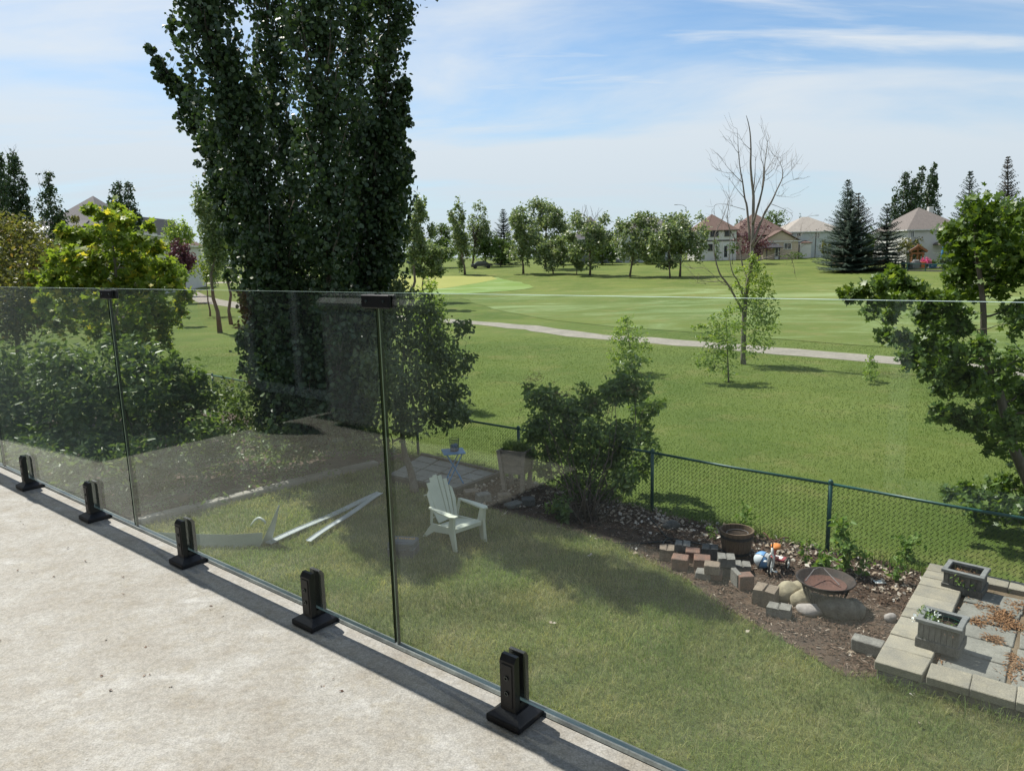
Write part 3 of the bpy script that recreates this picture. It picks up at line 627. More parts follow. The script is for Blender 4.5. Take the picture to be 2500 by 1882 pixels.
# ------------------------------------------------------------------ chain link fence
M['fence'] = mat('green_fence_paint', (.02, .085, .075), (.014, .06, .055), .4, 5, spec=.5)
M['wire'] = mat('green_coated_wire', (.012, .03, .022), (.01, .022, .018), .5, 5)
F0 = Vector((5.7, 8.83, 0)); FD = Vector((-.7518, .6594, 0)).normalized()
fn = thing('chain_link_fence', 'dark green chain link fence between the yard and the golf course', 'fence', F0, math.atan2(FD.y, FD.x))
FH = 1.02
ps = [-4.7, -1.35, 1.63, 4.50, 7.45, 10.4, 13.4, 16.4, 19.6, 22.6]
mb = MB(); mb.tube([(0, 0, -.1), (0, 0, FH + .02)], .030, 10); mb.lathe([(.036, FH), (.036, FH + .035), (.02, FH + .06), (0, FH + .065)], 10); p0 = mb.build('post', M['fence'], fn, True); p0.location = (ps[0], 0, 0)
for s in ps[1:]: share(p0, fn, (s, 0, 0))
for i in range(len(ps) - 1):
    mb = MB(); mb.tube([(ps[i], 0, FH), ((ps[i] + ps[i + 1]) / 2, 0, FH - .012), (ps[i + 1], 0, FH)], .021, 8); mb.build('top_rail', M['fence'], fn, True)
def chain(L0, L1, h, pitch=.066, r=.0042):
    V = []; F = []; nz = int(h / (pitch / 2)); xs = np.arange(L0, L1, pitch)
    ring = [(math.cos(a), math.sin(a)) for a in (0.5, 2.6, 4.7)]
    for i, x0 in enumerate(xs):
        base = len(V)
        for j in range(nz + 1):
            xx_ = x0 + (pitch * .52 if j % 2 else -pitch * .02); z = FH - .02 - j * pitch / 2 * 1.0; yo = .003 if j % 2 else -.003
            for c_, s_ in ring: V.append((xx_ + c_ * r * .7, yo + s_ * r, z + c_ * r * .7))
        for j in range(nz):
            for q in range(3):
                a = base + j * 3 + q; b_ = base + j * 3 + (q + 1) % 3; F.append((a, b_, b_ + 3, a + 3))
    return V, F
V, F = chain(ps[0], 22.6, FH - .05); o = np_mesh('chain_link_wire', V, F, M['wire'], fn); tag(o, kind='stuff')

# ------------------------------------------------------------------ yard: retaining wall, patio, planters
M['cap'] = mat('tan_cap_stone', (.36, .32, .25), (.26, .24, .205), .85, 5, bump=.6, bscale=70, fine=.25, per_obj=.16)
M['block'] = mat('weathered_wall_block', (.20, .19, .175), (.12, .115, .105), .9, 7, bump=.9, bscale=22, fine=.35, per_obj=.15)
M['flag'] = mat('grey_flagstone', (.26, .25, .225), (.175, .17, .152), .8, 3, bump=.6, bscale=28, fine=.22, per_obj=.12)
M['greywood'] = mat('weathered_grey_wood', (.17, .165, .155), (.085, .08, .075), .8, 4, (2.5, 2.5, .5), bump=.4, bscale=30, fine=.35, per_obj=.18)
M['greywood2'] = mat('pale_weathered_wood', (.24, .245, .245), (.15, .15, .15), .8, 4, (.6, 3, 3), bump=.4, bscale=30, fine=.3)
M['soil'] = mat('dark_planting_soil', (.075, .05, .035), (.04, .028, .02), .95, 14, fine=.5, bscale=70, bump=.8)
M['joint'] = mat('patio_joint_sand', (.20, .145, .095), (.12, .09, .06), .95, 6, world_=True, fine=.4, bscale=80)
ERZ = math.atan2(WD.y, WD.x)
U = (WB - WA); UL = U.length; U = U.normalized()
wl = thing('retaining_wall', 'low tan block retaining wall around the raised patio at right', 'wall', WA, 0)
CT = .085; WT = .32
def stone(name, corners, z0, z1, m_, parent, j=.0035, ch=.007, shift=None):
    """a block with four plan corners (relative), slightly bevelled and uneven"""
    c = sum(corners, Vector((0, 0, 0))) / 4; bm = bmesh.new(); lo = []; hi = []
    for p in corners:
        q = c + (p - c) * (1 - j / max(.05, (p - c).length)); lo.append(bm.verts.new((q.x, q.y, z0))); hi.append(bm.verts.new((q.x, q.y, z1 + rng.normal() * .003)))
    n = len(corners); bm.faces.new(lo[::-1]); bm.faces.new(hi)
    for i in range(n): bm.faces.new((lo[i], lo[(i + 1) % n], hi[(i + 1) % n], hi[i]))
    bmesh.ops.recalc_face_normals(bm, faces=bm.faces)
    bmesh.ops.bevel(bm, geom=[e for e in bm.edges if max(v.co.z for v in e.verts) > z0 + .01], offset=ch, segments=1, affect='EDGES')
    me = bpy.data.meshes.new(name); bm.to_mesh(me); bm.free(); me.materials.append(m_); o = bpy.data.objects.new(name, me); COL.objects.link(o); o.parent = parent; return o
ZT = .20
cw = .335                                # depth of the left run of caps
cuts = [0, .36, .66, .93, 1.17, 1.40, 1.80, 2.13, 2.38, 2.62, 2.86]
sc_ = UL / cuts[-1]
for i in range(len(cuts) - 1):
    a, b_ = cuts[i] * sc_, cuts[i + 1] * sc_
    A_ = U * a; B_ = U * b_; off0 = WD * (cw * 1.35 if i else .44); off1 = WD * cw * 1.35
    st = stone('cap_stone', [A_, A_ + off0 * (1 if i else .98), B_ + off1, B_], ZT - CT, ZT + rng.normal() * .004, M['cap'], wl)
    stone('wall_block', [A_ + WD * .02, A_ + WD * .36, B_ + WD * .36, B_ + WD * .02], -.06, ZT - CT - .004, M['block'], wl, .008, .02)
fc = [.46, .82, 1.18, 1.55, 1.92, 2.30, 2.70, 3.1, 3.5, 3.9]
Nf = Vector((-WD.y, WD.x, 0)) * 1.0      # inwards from the front face
for i in range(len(fc) - 1):
    A_ = WD * fc[i]; B_ = WD * fc[i + 1]; dp = Nf * .31
    stone('cap_stone', [A_, B_, B_ + dp, A_ + dp], ZT - CT, ZT - .006 + rng.normal() * .004, M['cap'], wl)
for i in range(11):
    A_ = WD * (i * .36 + .02) + Nf * .03; B_ = WD * (i * .36 + .38) + Nf * .03
    stone('wall_block', [A_, B_, B_ + Nf * .28, A_ + Nf * .28], -.06, ZT - CT - .004, M['block'], wl, .008, .022)
bk = U * UL
for i in range(8):                       # back run under the far planter
    A_ = bk + WD * (.46 + i * .42); B_ = bk + WD * (.46 + (i + 1) * .42)
    stone('cap_stone', [A_ - U * .26, B_ - U * .26, B_, A_], ZT - CT, ZT - .008, M['cap'], wl)
    stone('wall_block', [A_ - U * .24, B_ - U * .24, B_ - U * .02, A_ - U * .02], -.06, ZT - CT - .004, M['block'], wl)
pz = .145
mb = MB(); q = [WA + WD * .3 + U * .1, WA + WD * 4.2 + U * .1, WB + WD * 4.2 - U * .1, WB + WD * .3 - U * .1]
mb.prism([(p.x, p.y) for p in q], -.05, pz - .025); pat = mb.build('patio', M['joint']); tag(pat, kind='structure')
fr = WA + WD * .46
for i in range(5):
    for j in range(6):
        s0_, s1_ = i * .62 + .02, i * .62 + .60; t0_, t1_ = .33 + j * .44, .33 + j * .44 + .415
        if t1_ > UL - .22: continue
        cs = [fr + WD * s0_ + U * t0_, fr + WD * s1_ + U * t0_, fr + WD * s1_ + U * t1_, fr + WD * s0_ + U * t1_]
        cs = [c + Vector((rng.normal() * .012, rng.normal() * .012, 0)) for c in cs]
        stone('flagstone', cs, pz - .04, pz + rng.normal() * .003, M['flag'], pat, .006, .008)
# dry needles swept into the joints
def litter(name, pts, size, shape, m_, label, cat, zz):
    cl = [((p[0], p[1], zz), (p[2], p[2], .006), p[3]) for p in pts]
    o = scatter(cl, size, shape, m_, name, None, up=2.2, sub=10, subr=.5); return tag(o, label, cat, kind='stuff')
nd = []
for i in range(46):
    s = rng.random() * 2.4; ln = rng.integers(0, 5)
    p = (fr + WD * (ln * .62 + rng.normal() * .05) + U * (.3 + rng.random() * (UL - .6))) if rng.random() < .55 else (fr + WD * s + U * (.32 + rng.integers(0, 6) * .44 + rng.normal() * .03))
    nd.append((p.x, p.y, .08 + rng.random() * .08, 90))
for (u, v, r, n) in ((2455, 1520, .16, 500), (2440, 1500, .14, 400), (2420, 1560, .1, 250), (2300, 1470, .13, 300), (2290, 1440, .1, 200)):
    p = G(u, v, pz); nd.append((p.x, p.y, r, n))
litter('pine_needle_litter', nd, .045, 'narrow', LM['needle'], 'rust coloured dry needles lying in the patio joints', 'needles', pz + .008)

def planter(label, loc, rz, L, Wd, h, filled):
    t = thing('planter_box', label, 'planter', loc, rz)
    mb = MB(); mb.box((0, 0, .05), (L + .03, Wd + .03, .10), .006); bs = mb.build('base_trim', M['greywood'], t)
    nb = 7; bw = L / nb
    mb = MB(); mb.box((0, 0, 0), (bw - .004, .02, h - .1), .003); b0 = mb.build('board', M['greywood'], t); b0.location = (-L / 2 + bw / 2, -Wd / 2 + .01, h / 2 + .05 - .02)
    for i in range(nb):
        for s in (-1, 1):
            if i == 0 and s == -1: continue
            share(b0, t, (-L / 2 + bw * (i + .5), s * (Wd / 2 - .01), h / 2 + .03))
    ne = 4; ew = (Wd - .04) / ne
    for i in range(ne):
        for s in (-1, 1): share(b0, t, (s * (L / 2 - .011), -Wd / 2 + .02 + ew * (i + .5), h / 2 + .03), (0, 0, R(90)), (ew / bw, 1, 1))
    rw = .055
    for (c, s) in (((0, -Wd / 2 + rw / 2 - .02, h), (L + .05, rw, .04)), ((0, Wd / 2 - rw / 2 + .02, h), (L + .05, rw, .04)), ((-L / 2 + rw / 2 - .02, 0, h + .001), (rw, Wd - .068, .04)), ((L / 2 - rw / 2 + .02, 0, h + .001), (rw, Wd - .068, .04))):
        mb = MB(); mb.box(c, s, .005); mb.build('rim_board', M['greywood2'], t)
    mb = MB(); nx = 10; VV = []; FF = []
    for j in range(nx + 1):
        for i in range(nx + 1): VV.append(((i / nx - .5) * (L - .045), (j / nx - .5) * (Wd - .045), h * .74 + rng.normal() * .012))
    for j in range(nx):
        for i in range(nx): FF.append((j * (nx + 1) + i, j * (nx + 1) + i + 1, (j + 1) * (nx + 1) + i + 1, (j + 1) * (nx + 1) + i))
    mb.add(VV, FF); mb.build('soil', M['soil'], t, True)
    scatter([((rng.uniform(-.4, .4) * L, rng.uniform(-.4, .4) * Wd, h * .76), (.09, .09, .01), 30) for i in range(10)], .03, 'narrow', LM['chip'] if not filled else LM['needle'], 'soil_chip', t, up=2)['kind'] = 'stuff'
    return t
p1 = G(2236, 1588, pz); p1r = G(2348, 1622, pz); e = (p1r - p1); pw = .60
prz = math.atan2(e.y, e.x); cy = Vector((-math.sin(prz), math.cos(prz), 0)); cx_ = Vector((math.cos(prz), math.sin(prz), 0))
L1 = e.length * .90; PW = .34
pb1 = planter('weathered grey planter box with white flowers and wire hoop, on the near patio corner', p1 + cx_ * L1 / 2 + cy * PW / 2 + Vector((0, 0, ZT - pz + .002)), prz, L1, PW, .29, False)
p2 = G(2300, 1440, pz); p2r = G(2402, 1466, pz); e2 = (p2r - p2); L2 = e2.length * .92; pr2 = math.atan2(e2.y, e2.x); cy2 = Vector((-math.sin(pr2), math.cos(pr2), 0)); cx2 = Vector((math.cos(pr2), math.sin(pr2), 0))
pb2 = planter('dark grey planter box of bare soil on the far patio corner by the fence', p2 + cx2 * L2 / 2 + cy2 * .17 + Vector((0, 0, .003)), pr2, L2, .34, .26, True)
# flowers and hoop of the near planter
mb = MB(); ringp = [(.05 + .13 * math.cos(a), .02 + .10 * math.sin(a), .275) for a in np.linspace(0, 6.283, 25)]; mb.tube(ringp, .004, 5); mb.tube([(p[0] * .9, p[1], .235) for p in ringp], .003, 5)
for a in range(0, 24, 4): mb.tube([ringp[a], (ringp[a][0] * .9, ringp[a][1], .20)], .0025, 4)
mb.build('wire_hoop', M['fence'], pb1)
scatter([((-.12, .0, .27), (.10, .09, .06), 160), ((-.02, -.05, .24), (.14, .08, .04), 160), ((-.2, .05, .29), (.05, .05, .06), 60)], .03, 'oval', LM['weed'], 'flower_leaves', pb1)['kind'] = 'stuff'
scatter([((-.1, .0, .31), (.14, .1, .07), 40), ((-.24, -.15, .28), (.03, .02, .05), 6)], .028, 'round', LM['white'], 'flower_petals', pb1, sub=3)['kind'] = 'stuff'

def weed(label, base, h, spread, n, lm=None, leaf=.06, shape='oval', group='weeds in the mulch bed', name='weed_plant', cat='weed'):
    t = thing(name, label, cat, base, 0, group); mb = MB(); cl = []
    ns = max(3, int(spread / .035))
    for i in range(ns):
        a = rng.random() * 6.283; tip = Vector((math.cos(a) * spread * rng.random(), math.sin(a) * spread * rng.random(), h * (.6 + .45 * rng.random())))
        pts = wiggle((rng.normal() * .02, rng.normal() * .02, 0), tip, 4, .06); mb.tube(pts, [.005, .004, .004, .003, .002], 4)
        for p in pts[1:]: cl.append((tuple(p), (.06, .06, .06), n * .62 / ns / 4))
    mb.build('stem', LM['weed'], t); scatter(cl, leaf, shape, lm or LM['weed'], 'leaves', t, up=.4, sub=4, subr=.6); return t
weed('leafy green weed growing in front of the far planter box', G(2370, 1450, pz), .22, .2, 260, leaf=.03, group=None)
weed('tall bright green weed right of the fence post, leafiest in the bed', G(2065, 1400), .75, .16, 420, leaf=.085)
weed('spindly green weed just right of the tall leafy weed', G(2105, 1410), .5, .12, 200, leaf=.06)
weed('low broad green weed behind the fire bowl', G(2010, 1402), .28, .18, 260, leaf=.08)
weed('upright green weed between the fire bowl and the patio wall', G(2185, 1425), .42, .10, 200, leaf=.06)
weed('small green weed behind the tricycle', G(1965, 1375), .3, .10, 120, leaf=.06)
weed('dark green weed tuft against the fence behind the patio wall', G(2215, 1365), .35, .16, 220, leaf=.07)
weed('grassy weed sprouting behind the half barrel', G(1815, 1312), .55, .12, 160, LM['weed'], .14, 'narrow')
weed('thin weed left of the half barrel', G(1735, 1318), .28, .1, 110, leaf=.05)
# tall grasses along the fence
gx = []; gy = []
for i in range(2600):
    s = rng.random() * 12 - 1; p = F0 + FD * s + Vector((rng.normal() * .10, rng.normal() * .10, 0))
    if rng.random() < .5 + .5 * math.sin(s * 2.3 + 1) : gx.append(p.x); gy.append(p.y)
tag(blades('fence_line_grass', np.array(gx), np.array(gy), .20, .007, M['blade3'], .7, .01), 'long unmown grass growing along the foot of the chain link fence', 'grass', kind='stuff')
# grass along the foot of the retaining wall
gx = []; gy = []
for i in range(700):
    s = rng.random() * 3.6; p = WA + WD * s - Nf * (.03 + abs(rng.normal()) * .06); gx.append(p.x); gy.append(p.y)
tag(blades('wall_foot_grass', np.array(gx), np.array(gy), .14, .006, M['blade3'], .8, .01), 'long grass growing along the foot of the retaining wall', 'grass', kind='stuff')
# mulch chips and pale leaf litter
def in_bed(n):
    out = []
    while len(out) < n:
        x_ = rng.uniform(-2.5, 6.2, 4000); y_ = rng.uniform(6.6, 15.7, 4000); k_ = inside(bed, x_, y_); out += list(zip(x_[k_], y_[k_]))
    return out[:n]
cb_ = in_bed(2400); o = scatter([((a, b_, .022), (.12, .12, .012), 14) for a, b_ in cb_], .045, 'narrow', LM['chip'], 'mulch_chips', None, up=1.6, sub=7, subr=.8); tag(o, 'brown bark mulch chips covering the planting bed', 'mulch', kind='stuff')
lt = []
for i in range(900):
    s = rng.random() * 9.5 - .6; p = F0 + FD * s - Vector((.6594, .7518, 0)) * abs(rng.normal()) * .55
    lt.append(((p.x, p.y, .03), (.08, .08, .02), 5))
for u, v in ((2170, 1640), (2230, 1680), (2100, 1600), (1560, 1345), (2180, 1660)):
    for i in range(6): p = G(u + rng.normal() * 25, v + rng.normal() * 10); lt.append(((p.x, p.y, .02), (.06, .06, .01), 4))
o = scatter(lt, .06, 'kite', LM['litter'], 'leaf_litter', None, up=1.2, sub=3, subr=.9); tag(o, 'pale dry fallen leaves lying along the fence', 'leaves', kind='stuff')
o = scatter([((*G(u, v, .05).xy, .05), (.02, .02, .005), 2) for u, v in ((1350, 1520), (1765, 1590), (1825, 1545), (1440, 1355), (2245, 1760))], .045, 'kite', LM['litter'], 'lawn_leaf_litter', None, up=1.4, sub=2); tag(o, 'a few pale dead leaves scattered on the lawn', 'leaves', kind='stuff')

# ------------------------------------------------------------------ loose wall blocks
M['bgrey'] = mat('grey_concrete_block', (.29, .275, .25), (.17, .16, .15), .9, 8, bump=.8, bscale=50, fine=.3)
M['bred'] = mat('red_brown_block', (.27, .145, .105), (.17, .11, .09), .9, 8, bump=.8, bscale=50, fine=.3)
M['btan'] = mat('tan_brown_block', (.30, .235, .18), (.19, .15, .12), .9, 8, bump=.8, bscale=50, fine=.3)
M['bdark'] = mat('dark_grey_block', (.14, .135, .13), (.08, .08, .08), .9, 8, bump=.8, bscale=50, fine=.3)
def wblock(label, u, v, rz, size, m_, groove=True, z=0.01, tilt=(0, 0)):
    sx, sy, sz = size; bm = bmesh.new()
    if groove:
        g_ = .012; pr_ = [(-sx / 2, 0), (sx / 2, 0), (sx / 2, sz), (g_, sz), (g_ * .3, sz - .02), (-g_, sz), (-sx / 2, sz)]
    else: pr_ = [(-sx / 2, 0), (sx / 2, 0), (sx / 2, sz), (-sx / 2, sz)]
    n = len(pr_); a = [bm.verts.new((x_, -sy / 2, z_)) for x_, z_ in pr_]; b_ = [bm.verts.new((x_, sy / 2, z_)) for x_, z_ in pr_]
    bm.faces.new(a); bm.faces.new(b_[::-1])
    for i in range(n): bm.faces.new((a[i], b_[i], b_[(i + 1) % n], a[(i + 1) % n]))
    bmesh.ops.recalc_face_normals(bm, faces=bm.faces); bmesh.ops.triangulate(bm, faces=[f for f in bm.faces if len(f.verts) > 4])
    for v_ in bm.verts: v_.co += Vector(rng.normal(size=3)) * .004
    if not groove: bmesh.ops.bevel(bm, geom=bm.edges[:], offset=.008, segments=1, affect='EDGES')
    me = bpy.data.meshes.new('wall_block'); bm.to_mesh(me); bm.free(); me.materials.append(m_); o = bpy.data.objects.new('wall_block', me); COL.objects.link(o)
    p = G(u, v, z); o.location = p; o.rotation_euler = (tilt[0], tilt[1], rz); return tag(o, label, 'block', 'loose wall blocks piled along the mulch bed')
c3 = lambda x_, y_: (1600 + x_ * .226, 1260 + y_ * .226)
BL = [
 ('tan split topped block at the left end of the block pile', (125, 455), -15, (.20, .21, .17), 'btan', 1, 0),
 ('dark grey split topped block at the back left of the pile, on the hose', (295, 372), -15, (.22, .20, .12), 'bgrey', 1, 0),
 ('red block behind the pile, right of the dark grey one', (405, 470), -15, (.20, .20, .15), 'bred', 0, 0),
 ('charcoal block with a grooved top at the back centre of the pile', (590, 440), -15, (.22, .20, .16), 'bdark', 1, 0),
 ('red and grey block at the lawn edge, second from the left', (265, 560), -20, (.22, .20, .17), 'bred', 0, 0),
 ('red brown block in the middle of the pile', (505, 555), -15, (.22, .20, .16), 'bred', 0, 0),
 ('grey grooved block, upper one of the two stacked at the right', (765, 520), -12, (.22, .20, .12), 'bgrey', 1, .15),
 ('dark block under the grey grooved block', (770, 625), -12, (.22, .20, .14), 'bdark', 0, 0),
 ('tan smooth block, upper one in front of the pile', (612, 600), -20, (.20, .20, .12), 'btan', 0, .11),
 ('dark red block under the tan smooth block', (640, 668), -20, (.20, .20, .10), 'bred', 0, 0),
 ('low grey slab half buried in the lawn edge', (520, 655), -20, (.20, .20, .09), 'bgrey', 0, 0),
 ('grey grooved block lying alone right of the stacked pair', (935, 600), -12, (.22, .18, .12), 'bgrey', 1, 0),
 ('rough grey block standing behind the square red one', (870, 745), 4, (.07, .22, .20), 'bgrey', 0, 0),
 ('square red brown block standing on edge, nearest the pile', (965, 775), 4, (.19, .16, .19), 'bred', 0, 0),
 ('large brown split block left of the fire bowl', (1190, 935), -35, (.26, .24, .20), 'btan', 1, 0),
 ('flat grey grooved block at the lawn edge below the fire bowl', (1335, 1065), -28, (.26, .18, .12), 'bgrey', 1, 0),
]
for lb, (x_, y_), rz, size, m_, gr, z in BL: wblock(lb, *c3(x_, y_), R(rz), size, M[m_], bool(gr), .012 + z)
wblock('grey block leaning at the near corner of the patio wall', 2118, 1592, R(-38), (.30, .16, .15), M['bgrey'], False, .012)
for lb, u, v, rz, size, m_ in (('grey wall block lying behind the adirondack chair', 1180, 1222, 20, (.24, .2, .14), 'bgrey'), ('tan wall block on the mulch right of the adirondack chair', 1232, 1225, 10, (.22, .2, .16), 'btan'), ('pale flat slab at the corner of the mulch near the chair', 1255, 1235, 40, (.30, .2, .06), 'bgrey'), ('dark block on the mulch left of the lilac', 1290, 1232, 5, (.22, .2, .12), 'bdark'), ('low tan slab on the mulch behind the chair', 1150, 1205, 15, (.26, .22, .07), 'btan')):
    wblock(lb, u, v, R(rz), size, M[m_], False, .014)

# ------------------------------------------------------------------ boulders and fire bowl
M['rocktan'] = mat('tan_fieldstone', (.43, .37, .26), (.29, .25, .18), .85, 5, bump=.6, bscale=12, fine=.25)
M['rockgrey'] = mat('grey_boulder', (.19, .175, .15), (.11, .10, .088), .85, 7, bump=1.0, bscale=14, fine=.3)
M['rockpink'] = mat('pale_pinkish_stone', (.40, .355, .34), (.30, .27, .26), .85, 6, bump=.4, bscale=14, fine=.2)
def rock(label, p, size, m_, seed, rz=0, name='boulder'):
    bm = bmesh.new(); bmesh.ops.create_icosphere(bm, subdivisions=3, radius=1); rs = np.random.default_rng(seed); ks = rs.normal(size=(7, 3)) * 1.6; ph = rs.random(7) * 6
    pl_ = rs.normal(size=(6, 3)); pl_ /= np.linalg.norm(pl_, axis=1)[:, None]
    for v_ in bm.verts:
        d = np.array(v_.co); r = 1 + .11 * sum(math.sin(d @ ks[i] + ph[i]) for i in range(7)) * .6
        for q in pl_:
            h = d @ q * r
            if h > .74: r *= .74 / h * .6 + .4
        v_.co = Vector(d * r); v_.co.x *= size[0]; v_.co.y *= size[1]; v_.co.z *= size[2]
    me = bpy.data.meshes.new(name); bm.to_mesh(me); bm.free(); me.materials.append(m_)
    for q in me.polygons: q.use_smooth = True
    o = bpy.data.objects.new(name, me); COL.objects.link(o); o.location = Vector(p) + Vector((0, 0, size[2] * .62)); o.rotation_euler = (0, 0, rz); return tag(o, label, 'rock', 'rocks in the mulch bed')
rk = lambda x_, y_, z=0.0: G(*c3(x_, y_), z)
rock('tan angular stone left of the fire bowl, tallest of the tan ones', rk(1430, 905), (.17, .13, .15), M['rocktan'], 2)
rock('tan stone touching the left leg of the fire bowl', rk(1570, 860), (.15, .12, .12), M['rocktan'], 5, .6)
rock('two toned tan stone in front of the left leg of the fire bowl', rk(1555, 970), (.13, .11, .13), M['rocktan'], 8, .3)
rock('rounded pinkish grey stone in front of the fire bowl', rk(1665, 1060), (.17, .11, .09), M['rockpink'], 12, -.4)
rock('dark grey stone under the fire bowl', rk(1720, 960), (.16, .13, .1), M['rockgrey'], 13, .4)
rock('large grey boulder under the right of the fire bowl', rk(1985, 1085), (.24, .18, .15), M['rockgrey'], 17, -.3)
rock('smooth pale grey boulder at the right of the big boulder', rk(2140, 1075), (.16, .14, .13), M['rockgrey'], 21, .3)
rock('small pale lilac stone against the patio wall', G(2172, 1518), (.085, .075, .07), M['rockpink'], 23)
rock('dark stone lying on the mulch near the hose', G(1638, 1290), (.16, .1, .09), M['bdark'], 27, .2)
M['rustiron'] = mat('rusty_dark_iron', (.075, .055, .047), (.035, .03, .028), .75, 7, fine=.4, bscale=60, metal=.2)
M['rustin'] = mat('rusted_bowl_inside', (.17, .085, .065), (.09, .05, .042), .85, 6, fine=.4, bscale=50)
fp = G(2012, 1482); fb = thing('fire_bowl', 'round rusty iron fire bowl on a barred stand among boulders', 'fire pit', fp); fb.scale = (.92, .92, .92)
BR = .36; BZ = .40
mb = MB(); mb.lathe([(.0, BZ - .13), (.12, BZ - .125), (.22, BZ - .095), (.30, BZ - .045), (BR - .02, BZ), (BR, BZ + .012), (BR + .012, BZ + .004), (BR, BZ - .012), (.305, BZ - .06), (.22, BZ - .115), (.12, BZ - .145), (0, BZ - .15)], 40); o = mb.build('bowl', M['rustiron'], fb, True)
mb = MB(); mb.lathe([(0, BZ - .105), (.15, BZ - .10), (.24, BZ - .072), (.26, BZ - .06)], 32); mb.build('ash_bed', M['rustin'], fb, True)
mb = MB(); ringq = lambda r, z: [(r * math.cos(a), r * math.sin(a), z) for a in np.linspace(0, 6.2832, 33)]
mb.tube(ringq(.29, BZ - .07), .008, 6); mb.tube(ringq(.20, .06), .009, 6); mb.build('stand_ring', M['rustiron'], fb)
mb = MB(); mb.tube([(.295, 0, BZ - .065), (.27, 0, .25), (.20, 0, .06)], .006, 5); b0 = mb.build('stand_bar', M['rustiron'], fb)
for i in range(1, 20): share(b0, fb, (0, 0, 0), (0, 0, 6.2832 * i / 20))
mb = MB(); mb.tube([(.20, 0, .06), (.24, 0, .0), (.27, 0, -.01)], .011, 6); b1 = mb.build('foot', M['rustiron'], fb)
for i in range(1, 4): share(b1, fb, (0, 0, 0), (0, 0, 6.2832 * i / 4 + .3))
M['rod'] = mat('pale_iron_rod', (.26, .235, .23), (.18, .16, .16), .5, 6, metal=.4)
mb = MB(); mb.tube([(-.27, -.02, BZ - .01), (-.08, .18, BZ + .055), (.0, .22, BZ + .06), (.06, .2, BZ + .055), (.16, -.06, BZ - .06)], .007, 6); mb.build('poker_rod', M['rod'], fb)

# ------------------------------------------------------------------ half barrel, hose, tricycle, ball
M['stave'] = mat('brown_barrel_stave', (.21, .14, .085), (.09, .062, .045), .85, 5, (3, 3, .4), fine=.4, bscale=25)
M['hoop'] = mat('dark_hoop_iron', (.04, .035, .033), (.02, .02, .02), .7, 6)
bp = G(1797, 1353); ba = thing('half_barrel', 'wooden half barrel planter with dark hoop by the fence', 'barrel', bp)
ns = 20; mb = MB(); hw = math.pi * .225 / ns * .93
V8 = []
for z, r in ((0, .175), (.17, .21), (.38, .235)):
    wv = math.tan(math.pi / ns) * r * .95
    V8 += [(-wv, r, z), (wv, r, z), (wv, r - .022, z), (-wv, r - .022, z)]
FF = [(0, 3, 2, 1), (8, 9, 10, 11)]
for k_ in (0, 4):
    for i in range(4): FF.append((k_ + i, k_ + (i + 1) % 4, k_ + 4 + (i + 1) % 4, k_ + 4 + i))
mb.add(V8, FF); s0 = mb.build('stave', M['stave'], ba)
for i in range(1, ns): share(s0, ba, (0, 0, 0), (0, 0, 6.2832 * i / ns))
for z, r in ((.30, .227), (.06, .19)):
    mb = MB(); mb.lathe([(r - .004, z - .022), (r + .002, z - .022), (r + .007, z + .022), (r + .001, z + .022)], 40); mb.build('hoop', M['hoop'], ba)
mb = MB(); mb.lathe([(0, .29), (.1, .295), (.205, .285)], 24); mb.build('soil', M['soil'], ba)
mb = MB(); mb.tube([(.15 * math.cos(a) + .01, .13 * math.sin(a), .33) for a in np.linspace(0, 6.28, 22)], .006, 5); mb.build('hose_ring', M['rod'], ba)
M['hose'] = mat('black_rubber_hose', (.015, .015, .016), (.01, .01, .011), .45, 5)
hp = [(1500, 1325), (1560, 1326), (1620, 1322), (1650, 1330), (1616, 1345), (1628, 1316), (1680, 1322), (1740, 1335), (1790, 1355)]
hv = [G(u, v, .035 + .02 * (i in (4, 5))) for i, (u, v) in enumerate(hp)]
def smooth(pts, k=6):
    out = []; n = len(pts)
    for i in range(n - 1):
        p0, p1_, p2_, p3 = pts[max(0, i - 1)], pts[i], pts[i + 1], pts[min(n - 1, i + 2)]
        for j in range(k):
            t_ = j / k; out.append(.5 * ((2 * p1_) + (p2_ - p0) * t_ + (2 * p0 - 5 * p1_ + 4 * p2_ - p3) * t_ ** 2 + (3 * p1_ - p0 - 3 * p2_ + p3) * t_ ** 3))
    return out + [pts[-1]]
mb = MB(); mb.tube(smooth(hv), .012, 7); mb.tube(smooth([G(1585, 1262, .03), G(1605, 1285, .03), G(1622, 1305, .05), G(1640, 1320, .035)]), .010, 6)
tag(mb.build('garden_hose', M['hose'], None, True), 'black garden hose snaking over the mulch beside the block pile', 'hose')
M['wpaint'] = mat('white_enamel', (.74, .76, .76), (.62, .63, .62), .4, 5)
M['orange'] = mat('orange_vinyl', (.72, .25, .06), (.6, .2, .05), .5, 8)
M['redp'] = mat('faded_red_paint', (.46, .12, .13), (.36, .08, .09), .5, 6)
M['rubber'] = mat('dark_rubber', (.03, .03, .03), (.02, .02, .02), .7, 8)
M['rusty'] = mat('rusty_tube', (.16, .075, .045), (.10, .05, .035), .8, 12, fine=.4)
tz = G(1880, 1404); tr = thing('tricycle', 'small white and red child tricycle with orange seat, tipped on the mulch', 'tricycle', tz, R(-127))
